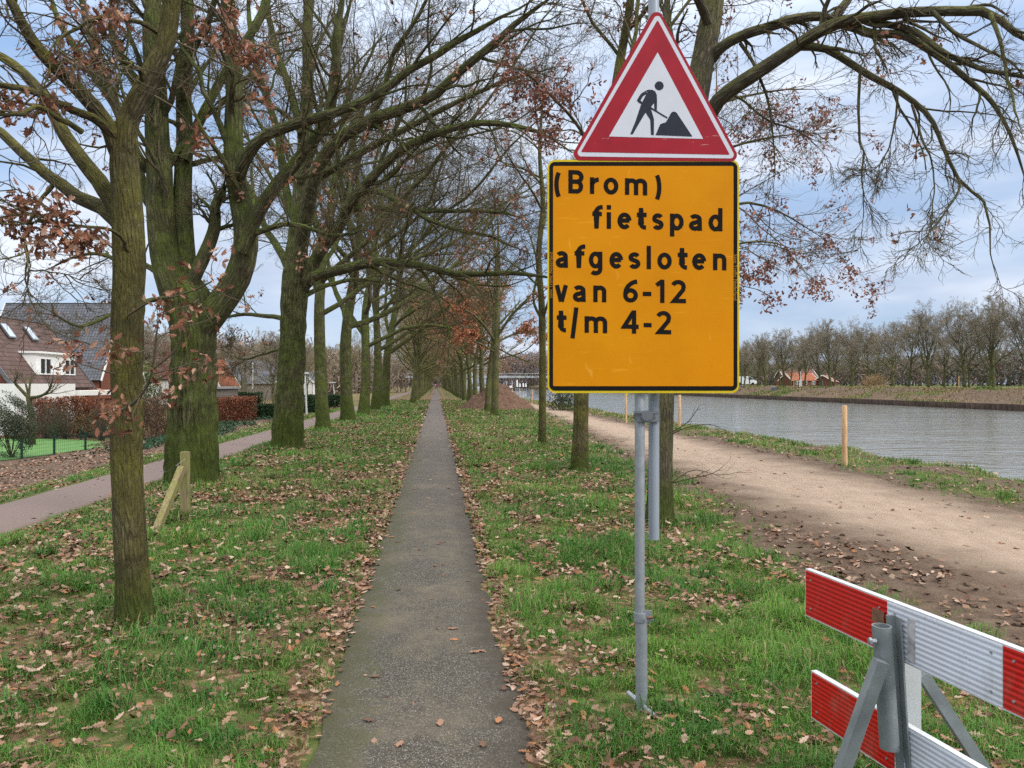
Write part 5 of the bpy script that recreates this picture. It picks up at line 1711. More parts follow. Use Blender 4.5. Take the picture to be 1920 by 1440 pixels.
def house(label, o, u, length, width, zb, ze, zr, roof, wall, trim="render_white", group=None, overhang=.3):
    """Gabled house: o = centre of the floor plan, u = ridge direction (horizontal)."""
    o = np.array([o[0], o[1], 0.]); u = nrm(np.array([u[0], u[1], 0.])); w = np.cross(UPZ, u)
    root = empty("house", (o[0], o[1], zb), label, "house", group)
    hl, hw = length / 2, width / 2
    P = lambda a, b, z: o + u * a + w * b + UPZ * z
    walls = []
    for s in (-1, 1):
        walls.append([P(-s * hl * -1 * -1, s * hw, zb), P(s * hl, s * hw, zb), P(s * hl, s * hw, ze), P(-s * hl, s * hw, ze)][::-1])
        walls.append([P(s * hl, -s * hw, zb), P(s * hl, s * hw, zb), P(s * hl, s * hw, ze), P(s * hl, 0, zr - .06), P(s * hl, -s * hw, ze)])
    quad_uv(walls, "wall", MATS[wall], root)
    sl = (zr - ze) / hw; oh = overhang; rf = []
    for s in (-1, 1):
        a, b = (-hl - .2, hl + .2) if s < 0 else (hl + .2, -hl - .2)
        rf.append([P(a, s * (hw + oh), ze - sl * oh + .1), P(b, s * (hw + oh), ze - sl * oh + .1), P(b, 0, zr + .1), P(a, 0, zr + .1)])
    r = quad_uv(rf, "roof", MATS[roof], root)
    for s in (-1, 1):
        for q in (-1, 1):
            MB().bar(P(s * (hl + .23), q * (hw + oh), ze - sl * oh + .05), P(s * (hl + .23), 0, zr + .05), .06, .22, w).build("bargeboard", MATS[trim], r)
    return root, P


def window(root, c, u, n, w, h, panes=2, glass="glass_dark"):
    c = np.array(c, float); u = nrm(np.array(u, float)); n = nrm(np.array(n, float)); v = np.cross(n, u)
    mb = MB(); f = .07
    for s in (-1, 1):
        mb.box(c + v * s * (h / 2 - f / 2), (w, f, .1), (u, v, n))
    for k in range(panes + 1):
        mb.box(c + u * (-w / 2 + f / 2 + (w - f) * k / panes), (f, h - 2 * f, .1), (u, v, n))
    fr = mb.build("window", MATS["render_white"], root)
    MB().box(c - n * .02, (w - .02, h - .02, .05), (u, v, n)).build("pane", MATS[glass], fr)
    return fr


# the brown roofed house with the white dormer
ra_, P = house("house with a brown tiled roof, two skylights and a white dormer", (-28.6, 54.75), (0, 1), 10.5, 6.0, -1.4, 1.7, 5.96, "roof_brown", "brick_red", "dark_steel")
MB().box((-27.2, 55.85, 2.87), (2.6, 5.5, 1.5)).build("dormer", MATS["render_white"], ra_)
MB().box((-27.1, 55.85, 3.68), (2.9, 5.8, .12)).build("dormer_roof", MATS["render_white"], ra_)
for yy in (54.2, 57.6): window(ra_, (-25.86, yy, 2.78), (0, 1, 0), (1, 0, 0), 1.5, 1.1)
sdir = nrm(np.array([3.0, 0, -4.26])); sn = nrm(np.array([4.26, 0, 3.0]))
for yy in (53.3, 56.2):
    f = MB().box(np.array([-27.85, yy, 5.0]) + sn * .12, (1.15, .85, .1), (sdir, np.array([0, 1., 0]), sn)).build("skylight", MATS["dark_steel"], ra_)
    MB().box(np.array([-27.85, yy, 5.0]) + sn * .16, (1.0, .7, .05), (sdir, np.array([0, 1., 0]), sn)).build("pane", MATS["glass_sky"], f)
MB().box((-24.9, 51.2, .12), (1.2, 7.5, 3.0)).build("side_room", MATS["render_white"], ra_)
MB().box((-24.8, 58.3, .98), (1.6, 6.2, .34)).box((-24.15, 55.4, -.3), (.15, .15, 2.2)).box((-24.15, 61.2, -.3), (.15, .15, 2.2)).build("awning", MATS["render_white"], ra_)

# the big grey roof behind it
ca = W(15, 566, 80); cb_ = W(229, 566, 80); mid = (ca + cb_) / 2
rb_, P = house("tall house with a broad blue grey tiled roof behind the brown one", mid, RT, np.linalg.norm(cb_ - ca), 8.4, -1.4, 2.4, 9.9, "roof_grey", "brick_red", "render_white")
mb = MB(); dish = P(-.8, -2.9, 6.0) if (P(0, -1, 0) - mid) @ FW < 0 else P(-.8, 2.9, 6.0)
mb.tube([dish - FW * .3, dish - FW * .36], .38, 14); mb.build("dish", MATS["render_white"], rb_)
cc_ = W(300, 640, 95)
rc_, P = house("house with a dark red tiled roof between the two front oaks", cc_, RT, 7.5, 8, -1.2, 2.4, 6.7, "roof_red", "render_white")
window(rc_, cc_ * [1, 1, 0] + np.array([0, 0, 2.4]) - FW * 4.05, RT, -FW, 1.3, 1.2)
cd_ = W(402, 670, 100)
rd_, P = house("small house with a bright orange roof and grey gable above the shed", cd_, (FW[0] * .9 + RT[0] * .35, FW[1] * .9 + RT[1] * .35), 3.2, 4.6, -1.1, 1.5, 4.8, "roof_orange", "render_grey")
ce_ = W(478, 674, 118)
re_, P = house("low house with a slate grey roof carrying solar panels", ce_, RT, 8.5, 8, -1.1, 1.8, 5.2, "roof_grey", "planks_grey")
sn2 = nrm(-FW * 3.4 + UPZ * 4.0); su = np.cross(sn2, RT)
MB().box(ce_ * [1, 1, 0] + RT * 2.9 - FW * 1.9 + UPZ * 3.75, (1.6, 2.4, .1), (RT, su, sn2)).build("solar_panel", MATS["solar"], re_)
cf_ = W(570, 690, 124)
rf_, P = house("white gabled house beyond the lamp post", cf_, FW, 7, 4.6, -1.0, 2.0, 4.1, "roof_grey", "render_white")

# shed
s0 = W(414, 730, 51); sc_ = np.array([s0[0], s0[1], 0])
shed = empty("shed", (sc_[0], sc_[1], -.8), "low flat roofed wooden garden shed behind the beech hedge", "shed")
mb = MB()
for k in range(9): mb.box(sc_ + UPZ * (-.72 + .24 * k), (1.7, 1.6, .232), (RT, FW, UPZ))
mb.build("wall", MATS["planks_grey"], shed)
MB().box(sc_ + UPZ * 1.36, (1.95, 1.9, .14), (RT, FW, UPZ)).build("roof", MATS["render_grey"], shed)

# hedges and shrubs


def cloud(name, parent, pts, size, cols, mat="leaf", tmpl=LEAF_LO, rng=None):
    rng = rng or np.random.default_rng(5)
    n = len(pts); T = nrm(rng.normal(size=(n, 3))); N = nrm(rng.normal(size=(n, 3)))
    V, F = leaf_geo(pts, size * rng.uniform(.6, 1.3, n), T, N, tmpl, rng.uniform(-.2, .8, n), rng.uniform(0, .6, n))
    cols = np.array(cols); C = cols[rng.integers(0, len(cols), n)] * rng.uniform(.7, 1.15, (n, 1))
    return leaf_obj(name, [(V, F, np.repeat(C, len(tmpl) * 2 - 2, 0))], MATS[mat], parent)


def hedge(name, label, p0, p1, th, zb, zt, cols, n, size, seed, cat="hedge", group=None):
    rng = np.random.default_rng(seed); p0 = np.array([p0[0], p0[1], 0.]); p1 = np.array([p1[0], p1[1], 0.])
    u = p1 - p0; ln = np.linalg.norm(u); u /= ln; w = np.cross(UPZ, u)
    root = empty(name, (*((p0 + p1) / 2)[:2], zb), label, cat, group)
    s = rng.uniform(0, ln, n); q = rng.uniform(-1, 1, n); h = rng.uniform(0, 1, n)
    q = np.sign(q) * np.abs(q) ** .45
    bulge = fbm(s * 1.6, h * 2 + seed, seed, 3) - .5
    top = zt + (fbm(s * 1.4, s * 0 + seed, seed + 1, 3) - .5) * .35
    k = rng.random(n) < .35 + .65 * (fbm(s * 2.3, h * 3.1 + 9, seed + 2, 3) > .42)
    P = p0 + u * s[:, None] + w * (q * th / 2 * (1 + bulge * .7))[:, None] + UPZ * (zb + (top - zb) * h ** .85)[:, None]
    cloud("foliage", root, P[k], size, cols, rng=rng)
    m = int(ln * 9); sp = np.stack([p0 + u * x + w * rng.uniform(-.3, .3) * th + UPZ * zb for x in rng.uniform(0, ln, m)])
    d = nrm(rng.normal(size=(m, 3)) * .25 + UPZ); n5 = 5
    SP = sp[:, None] + d[:, None] * (np.linspace(0, 1, n5)[None, :, None] * (zt - zb) * .95) + rng.normal(size=(m, n5, 3)) * .05
    SR = np.linspace(.02, .006, n5)[None] * np.ones((m, 1))
    v, f = tubes(SP, SR, 4); np_obj("stems", v, f, MATS["twig"], root)
    return root


BEECH = [(.20, .062, .03), (.27, .095, .045), (.145, .05, .028), (.33, .13, .07), (.10, .045, .028)]
EVER = [(.018, .045, .016), (.03, .065, .02), (.012, .03, .012), (.045, .08, .03)]
JUN = [(.055, .078, .042), (.08, .10, .06), (.04, .055, .03), (.09, .085, .05)]
hedge("beech_hedge", "long rust brown beech hedge before the white awning", W(60, 0, 45.5), W(206, 0, 43), .9, -1.4, .82, BEECH, 15000, .12, 1)
hedge("beech_hedge", "shorter bright rust beech hedge seen between the big oaks", W(384, 0, 45), W(470, 0, 51.5), 1.0, -.85, .78, BEECH, 13000, .12, 2)
hedge("evergreen_hedge", "clipped dark evergreen hedge right of the rusty one", W(436, 0, 54.5), W(490, 0, 55.5), 1.2, -.85, 1.0, EVER, 12000, .11, 3)
hedge("evergreen_shrub", "dark sprawling evergreen shrub beside the third oak", W(478, 0, 52.5), W(530, 0, 54), 1.6, -.85, .15, EVER, 9000, .12, 4, "shrub")
hedge("evergreen_shrub", "dark rounded evergreen shrub behind the nearer lamp post", W(566, 0, 63), W(602, 0, 66), 1.8, -.85, .7, EVER, 8000, .13, 5, "shrub")
hedge("evergreen_shrub", "low dark conifer shrub at the far end of the gardens", W(600, 0, 76), W(628, 0, 80), 1.6, -.8, .55, EVER, 6000, .15, 6, "shrub")
hedge("brown_shrub", "ragged brown leaved shrub between the two front oaks", W(268, 0, 41), W(318, 0, 43), 1.2, -1.3, .9, [(.16, .09, .055), (.22, .12, .07), (.10, .07, .045)], 3800, .10, 7, "shrub")


def bush(name, label, base, rad, h, cols, n, size, seed, cat="shrub"):
    rng = np.random.default_rng(seed); base = np.array(base, float)
    root = empty(name, base, label, cat)
    d = nrm(rng.normal(size=(n, 3))); r = rng.random(n) ** .4
    lob = .75 + .6 * (fbm(d[:, 0] * 2 + seed, d[:, 2] * 2 + d[:, 1] * 2, seed, 3))
    P = base + UPZ * h * .52 + d * r[:, None] * lob[:, None] * np.array([rad, rad, h * .5])
    k = fbm(P[:, 0] * 3, P[:, 2] * 3 + P[:, 1], seed + 3, 3) > .40
    cloud("foliage", root, P[k], size, cols, rng=rng)
    m = 14; tips = base + UPZ * h * .6 + nrm(rng.normal(size=(m, 3))) * np.array([rad, rad, h * .35]) * .8
    SP = base * 1.0 + (tips - base)[:, None] * np.linspace(0, 1, 6)[None, :, None] + rng.normal(size=(m, 6, 3)) * .03
    SR = np.linspace(.022, .005, 6)[None] * np.ones((m, 1))
    v, f = tubes(SP, SR, 4); np_obj("stems", v, f, MATS["twig"], root)
    return root


bz = lambda p, z: (p[0], p[1], z)
bush("juniper_shrub", "feathery grey green shrub at the near corner of the lawn", bz(W(22, 0, 31.5), -1.42), .95, 2.6, JUN, 20000, .06, 11)
bush("leafy_shrub", "small bright green shrub on the soil behind the lawn", bz(W(102, 0, 44), -1.4), .55, .85, [(.07, .15, .05), (.10, .19, .07)], 1500, .09, 12)
bush("leafy_shrub", "low green shrub beside the back fence of the lawn", bz(W(152, 0, 44), -1.4), .6, .8, [(.05, .10, .035), (.08, .13, .05)], 1500, .09, 13)
bush("golden_shrub", "thin yellow brown shrub before the long beech hedge", bz(W(165, 0, 43), -1.4), .9, 1.3, [(.28, .20, .07), (.22, .15, .06)], 900, .08, 14)
bush("variegated_shrub", "tall yellow green shrub in the gap left of the huge oak", bz(W(276, 0, 47), -1.2), .9, 4.0, [(.10, .15, .04), (.20, .24, .08), (.06, .10, .03)], 3600, .12, 15)
bush("mossy_bush", "pale olive twiggy bush above the dark hedge", bz(W(492, 0, 60), -.8), 1.7, 3.2, [(.17, .16, .07), (.12, .115, .055)], 2400, .10, 16)

# twiggy winter shrubs before the long hedge
rng = np.random.default_rng(77)
for i, (x, d, lb) in enumerate(((86, 42.5, "bare twiggy shrub left in the flower bed"), (122, 42, "bare twiggy shrub in the middle of the flower bed"), (190, 41, "bare twiggy shrub just left of the young oak"), (290, 46, "bare twiggy shrub framed between the two front oaks"), (312, 47, "bare twiggy shrub touching the left edge of the huge oak"), (425, 60, "bare twiggy shrub over the small orange roof"), (455, 61, "bare twiggy shrub right of the small orange roof"), (405, 58, "bare twiggy shrub at the right edge of the huge oak"))):
    b = np.array(bz(W(x, 0, d), -1.4)); m = 60
    SP = np.repeat(b[None, None], m, 0) + np.cumsum(np.concatenate([np.zeros((m, 1, 3)), nrm(rng.normal(size=(m, 1, 3)) * .5 + UPZ) * (.3 if d < 45 else .52) + rng.normal(size=(m, 6, 3)) * .05], 1), 1)
    SR = np.linspace(.012, .004, 7)[None] * np.ones((m, 1)); k = grow(SP, SR, 7, rng, (.3, 1), (25, 60), (.2, .4), 5, .2, (0, 0, .05), .6, .5, .005, .2, .7)
    v, f = stack([((SP, SR), 4), (k, 3)]); o = np_obj("twiggy_shrub", v, f, MATS["twig_grey"]); tag(o, lb, "shrub", "twiggy shrubs in the flower bed")

# pollard in the garden
rng = np.random.default_rng(78)
b = np.array(bz(W(60, 0, 38), -1.42)); cr_ = W(54, 742, 38)
tpts = np.array([b, b + (cr_ - b) * .5 + [.05, 0, 0], cr_])
tv = trunk_geo(tpts, [.15, .12, .13], 30, 16, .1, .2, 4)
lim = [px([(54, 745), (35, 725), (28, 715), (34, 700)], 38, 37.5, .09, .04), px([(54, 745), (56, 720), (60, 700)], 38, 38.3, .07, .03), px([(54, 745), (75, 742), (92, 730), (100, 705)], 38, 37.5, .09, .04),
       px([(70, 742), (95, 735), (112, 718)], 37.8, 38.5, .05, .02), px([(54, 742), (48, 718), (44, 705)], 38, 38.6, .06, .03)]
LP, LR = limb_batch(lim, 10)
b2 = grow(LP, LR, 9, rng, (.4, 1), (20, 60), (.4, .8), 6, .15, (0, 0, .1), .35, .4, .007, .4, 1.4); b3 = grow(*b2, 3, rng, (.2, 1), (20, 50), (.3, .5), 4, .15, (0, 0, .05), .6, .5, .005, .2, .6)
pol = empty("pollard_tree", b, "knobbly pollarded fruit tree on the lawn before the dormer house", "tree")
v, f = merge([tv, tubes(LP, LR, 8)]); np_obj("trunk", v, f, MATS["bark_dark"], pol, True)
v, f = stack([(b2, 4), (b3, 3)]); np_obj("crown", v, f, MATS["twig"], pol)

# wire fences round the lawn
plain("fence_green", (.008, .035, .024), .5, .4, var=.1)


def wire_fence(label, pts, h):
    pts = [np.array([p[0], p[1], float(ground_z(p[0], p[1]))]) for p in pts]
    root = empty("wire_fence", pts[0], label, "fence", None)
    for p in pts: MB().box(p + UPZ * (h / 2 - .05), (.07, .07, h + .1)).build("post", MATS["fence_green"], root)
    mb = MB()
    for a, c in zip(pts[:-1], pts[1:]):
        for k in range(6): mb.bar(a + UPZ * (h * (.06 + .9 * k / 5)), c + UPZ * (h * (.06 + .9 * k / 5)), .006, .006)
        m = int(np.linalg.norm(c - a) / .12)
        for k in range(1, m): q = a + (c - a) * k / m; mb.bar(q + UPZ * .03, q + UPZ * h * .96, .005, .005, (1, 0, 0))
    mb.build("wire_mesh", MATS["fence_green"], root)


wire_fence("low dark green wire fence along the near side of the lawn", [(-19.6, 29.0), (-17.4, 30.6), (-16.55, 32.8), (-16.15, 34.6), (-15.75, 36.6), (-15.4, 38.8), (-15.1, 41)], .82)
wire_fence("low dark green wire fence behind the lawn", [(-26, 45.2), (-23, 44.9), (-20.6, 44.4), (-19, 43.6), (-17.4, 42.6)], .7)

# ivy bank below the hedges
x = RNG.uniform(-14.5, -9.9, 9000); y = RNG.uniform(34, 64, 9000); k = (fbm(x * .7, y * .45, 95, 3) > .47) & (x < -10.4 - .02 * (y - 40)); x, y = x[k], y[k]
iv = cloud("ground_ivy", None, np.stack([x, y, ground_z(x, y) + RNG.random(len(x)) * .22], 1), .15, [(.03, .085, .04), (.05, .12, .06), (.02, .05, .025)], rng=RNG)
tag(iv, "dark green ivy and brambles covering the bank below the hedges", "ivy", None, "stuff")
x = RNG.uniform(-25, -15, 6000); y = RNG.uniform(38.5, 47, 6000); k = ((x < -17.0) & (y > 44.6) | (x > -16.8)); x, y = x[k], y[k]
iv = cloud("bed_litter", None, np.stack([x, y, ground_z(x, y) + .03], 1), .14, [(.16, .10, .07), (.10, .07, .05), (.24, .15, .10)], "litter", rng=RNG)
tag(iv, "dead leaves and bark over the garden flower bed", "litter", None, "stuff")

# street lamps
plain("lamp_grey", (.60, .61, .62), .5, .4, .1, var=.05)
for x0, y0, d, h, lb in ((575, 778, 57, 3.15, "pale grey street lamp with a flat head, nearer one beside the red road"), (628, 752, 90, 2.2, "pale grey street lamp farther along the red road")):
    b = W(x0, y0, d); b[2] = float(ground_z(b[0], b[1])); top = W(x0 - 3, 700 if d < 60 else 717, d)
    root = empty("street_lamp", b, lb, "street lamp", "street lamps beside the red road")
    MB().tube([b - UPZ * .1, b + UPZ * .3, top], [.075, .07, .05], 12).build("pole", MATS["lamp_grey"], root, True)
    MB().tube([b, b + UPZ * .12], .085, 12).build("pole_foot", MATS["dark_steel"], root)
    MB().box(top + UPZ * .06 - RT * .1, (.75, .32, .13), (RT, FW, UPZ)).build("lamp_head", MATS["lamp_grey"], root)
for x0, d, yt, yb, lb in ((474, 75, 681, 716, "slim white mast standing among the roofs"), (600, 82, 690, 733, "slim white mast right of the nearer street lamp")):
    b = W(x0, yb + 12, d); top = W(x0, yt, d)
    root = empty("flag_mast", b, lb, "mast"); MB().tube([b, top], [.07, .045], 10).build("pole", MATS["render_white"], root, True)
    MB().tube([top, top + UPZ * .1], [.07, .02], 10).build("cap", MATS["render_white"], root)

# ------------------------------------------------------------------ woods and single trees in the distance


def woods(name, label, xf, n, hgt, cols, seed, depth=10, sz=.9):
    """A far wood as one mass: trunks, and many small twig-spray faces through its volume. xf(s) -> base point for s in 0..1."""
    rng = np.random.default_rng(seed)
    s = rng.random(n); b = np.array([xf(q) for q in s]); b = b + np.stack([rng.normal(0, depth / 2, n), rng.normal(0, depth / 2, n), np.zeros(n)], 1)
    hh = hgt * (.55 + .75 * fbm(s * 42, s * 0 + 3, seed, 4))
    h = rng.random(n) ** .8; P = b + UPZ * (h * hh)[:, None]
    k = fbm(s * 160, h * 5, seed + 5, 3) > .36
    P = P[k]; n = len(P)
    T = nrm(rng.normal(size=(n, 3)) * .7 + UPZ * .8); N = nrm(rng.normal(size=(n, 3)))
    S = nrm(np.cross(T, N)); L_ = sz * rng.uniform(.5, 1.5, (n, 1))
    V = np.stack([P - S * L_ * .03, P + S * L_ * .03, P + T * L_ + S * L_ * .10, P + T * L_ * 1.1 - S * L_ * .06], 1).reshape(-1, 3)
    cols = np.array(cols); C = np.repeat(cols[rng.integers(0, len(cols), n)] * rng.uniform(.75, 1.2, (n, 1)), 4, 0)
    F = np.arange(n * 4).reshape(-1, 4)
    m = 260; sb = rng.random(m); bb = np.array([xf(q) for q in sb]) + np.stack([rng.normal(0, depth / 2, m), rng.normal(0, depth / 2, m), np.zeros(m)], 1)
    TP = np.stack([bb, bb + UPZ * hgt * .35 + rng.normal(size=(m, 3)) * .2, bb + UPZ * hgt * .75 + rng.normal(size=(m, 3)) * .5], 1); v, f = tubes(TP, np.array([[.2, .15, .07]]) * np.ones((m, 1)), 5)
    V = np.concatenate([V, v[:, :3]]); C = np.concatenate([C, np.tile(cols.mean(0) * .8, (len(v), 1))]); 
    o = np_obj(name, V, [F, f + 4 * n], MATS["litter"], None, False, C)
    tag(o, label, "woods", None, "stuff")


BRN = [(.20, .165, .125), (.24, .185, .14), (.16, .14, .105), (.26, .19, .155)]
lerp = lambda a, b: (lambda s: np.array(a) * (1 - s) + np.array(b) * s)
woods("far_woods", "brown winter woods behind the far bank trees", lerp((150, 40, 1), (115, 340, 1)), 90000, 7.5, [(.12, .105, .078), (.15, .115, .09), (.07, .085, .055), (.17, .11, .085)], 1, 14, 1.1)
woods("far_woods", "brown winter woods behind the houses on the left", lerp((-75, 95, -1), (-18, 230, -1)), 80000, 11, BRN, 2, 12, 1.1)
woods("far_woods", "distant winter woods closing the end of the avenue", lerp((-60, 372, -.5), (9, 385, 0)), 40000, 13, BRN, 3, 9, 1.2)
woods("far_woods", "distant purplish woods beyond the canal bridge", lerp((30, 420, 0), (120, 390, 1)), 50000, 17, [(.23, .175, .17), (.19, .155, .145), (.26, .19, .175)], 4, 12, 1.4)

GB = "bare trees lining the far bank of the canal"
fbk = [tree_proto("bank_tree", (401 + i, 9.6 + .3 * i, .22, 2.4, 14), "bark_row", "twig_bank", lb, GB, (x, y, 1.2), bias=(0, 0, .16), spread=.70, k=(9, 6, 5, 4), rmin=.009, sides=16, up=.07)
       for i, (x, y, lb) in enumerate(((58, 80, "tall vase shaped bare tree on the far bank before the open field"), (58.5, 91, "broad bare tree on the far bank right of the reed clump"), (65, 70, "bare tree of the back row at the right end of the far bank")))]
for o in fbk: o.scale = (.84, .84, .82)
lb_far = "bare tree in the line along the far bank of the canal"
y = 46; i = 0
while y < 340:
    if abs(y - 80) > 3 and abs(y - 91) > 3:
        put(fbk[i % 3], 58 + random.uniform(-.8, .8), y, random.uniform(0, 6.28), random.uniform(.76, .88), lb_far, GB)
    if i % 5 and abs(y - 70) > 4:
        put(fbk[(i + 1) % 3], 66 + random.uniform(-1.5, 1.5), y + 3, random.uniform(0, 6.28), random.uniform(.68, .84), lb_far, GB)
    y += 5.4 + random.uniform(-1.0, 1.0); i += 1
GL = "bare garden trees behind the houses on the left"
for i in range(26):
    x = random.uniform(-46, -11); y = random.uniform(70, 150)
    if -46 < x < -20 and y < 90 and i % 2: y += 45
    put((fbk + far_protos)[i % 6], x, y, random.uniform(0, 6.28), random.uniform(.6, .95), "bare garden tree among the houses on the left", GL)

# ------------------------------------------------------------------ across the canal
t = NT("sheet_pile", .85, .2)
v = t.coord(); t.color(t.ramp(t.noise(v, 1.5, 6, .6), [(.3, (.022, .016, .013)), (.7, (.065, .045, .035))]))
ys = np.arange(20, 420, .16); k = np.arange(len(ys)) % 4
xo = np.where((k == 0) | (k == 1), 46.75, 47.0); vs = []; fs = []
for q, (yy, xx) in enumerate(zip(ys, xo)): vs += [(xx, yy, -1.5), (xx, yy, -.06), (xx + .22, yy, -.06)]
for q in range(len(ys) - 1):
    a = q * 3; fs += [(a, a + 3, a + 4, a + 1), (a + 1, a + 4, a + 5, a + 2)]
o = np_obj("retaining_wall", np.array(vs), np.array(fs), MATS["sheet_pile"]); tag(o, "rusty corrugated sheet pile wall at the far waterline", "wall")
plain("paint_purple", (.13, .11, .17), .7, .3, var=.2)
for x0, y0, s, lb in ((1451, 747, 1.0, "short purple mooring pile standing at the far sheet wall"), (1392, 742, 1.2, "purple mooring pile close to the right edge of the board")):
    d = FPX * 2.2 / (y0 - 719); b = W(x0, y0, d); b[2] = -1.2; root = empty("mooring_pile", b, lb, "pile", None)
    MB().tube([b, b + UPZ * (1.3 + s)], .38, 12).build("shaft", MATS["paint_purple"], root); MB().tube([b + UPZ * (1.3 + s), b + UPZ * (1.42 + s)], [.42, .2], 12).build("cap", MATS["paint_purple"], root)
plain("concrete_pale", (.42, .41, .38), .85, .2, var=.12)
fp = strip("far_path", 61.0, 62.4, np.linspace(20, 380, 120), MATS["concrete_pale"], 4, .03, 0, None, .02, 20); tag(fp, "pale path along the far bank", "path", None, "structure")
GP = "wooden posts on the far bank"
for i, (y, lb) in enumerate(((165, "thin wooden post on the far bank near the orange roofed farm"), (118, "thin wooden post on the far bank left of the reed clump"), (96, "thin wooden post on the far bank beside the reed clump"), (79, "thin wooden post on the far bank at the open field"), (64, "rightmost thin wooden post on the far bank"))):
    b = np.array([56.6, y, float(ground_z(56.6, y)) - .1]); root = empty("bank_post", b, lb, "post", GP)
    MB().tube([b, b + UPZ * 1.5], .07, 8).build("stake", MATS["fresh_wood"], root); MB().tube([b + UPZ * 1.5, b + UPZ * 1.56], [.075, .03], 8).build("cap", MATS["fresh_wood"], root)
wpst = W(1501, 722, 125); b = np.array([wpst[0], wpst[1], float(ground_z(wpst[0], wpst[1]))]); root = empty("bank_sign", b, "short white marker on the far bank before the farm", "marker")
MB().box(b + UPZ * .6, (.35, .3, 1.2)).build("board", MATS["render_white"], root); MB().tube([b, b + UPZ * 2.6], .06, 8).build("pole", MATS["render_white"], root)
# reed clump
rng = np.random.default_rng(55); rc = np.array([55.5, 93.5, 1.1]); m = 320
rb_p = rc + rng.normal(size=(m, 3)) * [.5, .55, 0]; d = nrm(rng.normal(size=(m, 3)) * .35 + UPZ); L_ = rng.uniform(1.0, 2.2, m)
SP = rb_p[:, None] + d[:, None] * (np.linspace(0, 1, 4)[None, :, None] * L_[:, None, None]) + np.array([.25, 0, -.12]) * (np.linspace(0, 1, 4) ** 2)[None, :, None]
plain("reed", (.42, .30, .17), .9, .1, var=.3, scale=3)
v, f = tubes(SP, np.array([[.02, .02, .025, .01]]) * np.ones((m, 1)), 3); o = np_obj("reed_clump", v, f, MATS["reed"]); tag(o, "straw coloured reed clump between trees on the far bank", "reeds")
# farm and outbuilding with orange roofs
hp = W(1497, 711, 172)
r1, P = house("low farm wing with a bright orange roof and white gable edges across the canal", hp, RT + FW * .25, 6.4, 5.0, 1.2, 2.35, 3.9, "roof_orange", "brick_red", overhang=.2)
for k in (-2, 0, 2): window(r1, hp * [1, 1, 0] + UPZ * 1.85 + nrm(RT + FW * .25) * k - nrm(FW - RT * .25) * 2.56, RT + FW * .25, -(FW - RT * .25), .8, .7)
hp2 = W(1492, 700, 184)
r2, P = house("taller farmhouse with a weathered orange roof behind the low wing", hp2, RT, 7.6, 6, 1.2, 3.3, 5.0, "roof_red", "brick_red")
for k in (-2.2, 1.6, 2.6): window(r2, hp2 * [1, 1, 0] + UPZ * 2.9 + RT * k - FW * 3.08, RT, -FW, .7, .8)
hp3 = W(1546, 708, 172)
r3, P = house("small orange roofed barn with a dark door right of the farm", hp3, RT * .6 + FW, 5, 4.6, 1.2, 2.1, 3.5, "roof_orange", "brick_red", overhang=.2)
MB().box(hp3 * [1, 1, 0] + UPZ * 1.75 - nrm(RT * .6 + FW) * 2.53, (1.4, .08, 1.4), (RT, FW, UPZ)).build("door", MATS["dark_steel"], r3)
# white van
vb = W(1397, 716, 176); vb[2] = 1.25
plain("van_white", (.72, .74, .77), .3, .5, var=.04); plain("tyre", (.02, .02, .02), .9, .1)
van = empty("parked_van", vb, "white van parked under the trees at the left end of the far bank", "van")
side = [(-2.4, .35), (2.2, .35), (2.45, .6), (2.4, 1.05), (1.7, 1.3), (1.1, 2.0), (.6, 2.1), (-2.3, 2.1), (-2.45, 1.2)]
MB().prism(side, vb - FW * .9, RT, UPZ, -FW, 1.8).build("body", MATS["van_white"], van)
MB().prism([(1.62, 1.3), (1.08, 1.92), (.75, 1.92), (.75, 1.3)], vb - FW * .91, RT, UPZ, -FW, .03).build("window", MATS["glass_dark"], van)
for k in (-1.5, 1.5): MB().tube([vb + RT * k + UPZ * .35 - FW * .95, vb + RT * k + UPZ * .35 - FW * .7], .35, 16).build("wheel", MATS["tyre"], van)

# bridge, boats and landing stage down the canal
plain("bridge_grey", (.34, .36, .37), .8, .2, var=.1); plain("hull_dark", (.03, .03, .035), .6, .3); plain("hull_red", (.25, .05, .04), .6, .3)
br = empty("bridge", (28, 300, WATER_Z), "flat grey road bridge spanning the canal in the distance", "bridge")
MB().box((26, 300, 4.35), (76, 7, .75)).build("deck", MATS["bridge_grey"], br)
for q in (-3.2, 3.2): 
    mb = MB(); mb.box((26, 300 + q, 5.75), (76, .12, .1))
    for k in range(39): mb.box((-11 + k * 2, 300 + q, 5.2), (.08, .08, 1.0))
    mb.build("railing", MATS["bridge_grey"], br)
for q in (12, 45): MB().box((q, 300, 1.5), (1.4, 5.5, 5.0)).build("pier", MATS["concrete_pale"], br)


def boat(label, px0, d, ln, mat, cabin, cat="boat"):
    c = W(px0, 0, d); c[2] = WATER_Z; root = empty("moored_boat", c, label, cat)
    ol = [(-.5, -.22), (.3, -.22), (.5, 0), (.3, .22), (-.5, .22)]
    MB().prism([(x * ln, y * ln * .8) for x, y in ol], c + UPZ * .9, RT, FW, UPZ, 1.1).build("hull", MATS[mat], root)
    MB().box(c + UPZ * 1.25 - RT * ln * .12, (ln * .4, ln * .22, .75), (RT, FW, UPZ)).build("cabin", MATS[cabin], root)
    MB().tube([c + UPZ * .9 + RT * ln * .1, c + UPZ * 3.2 + RT * ln * .1], .07, 8).build("mast", MATS["render_white"], root)


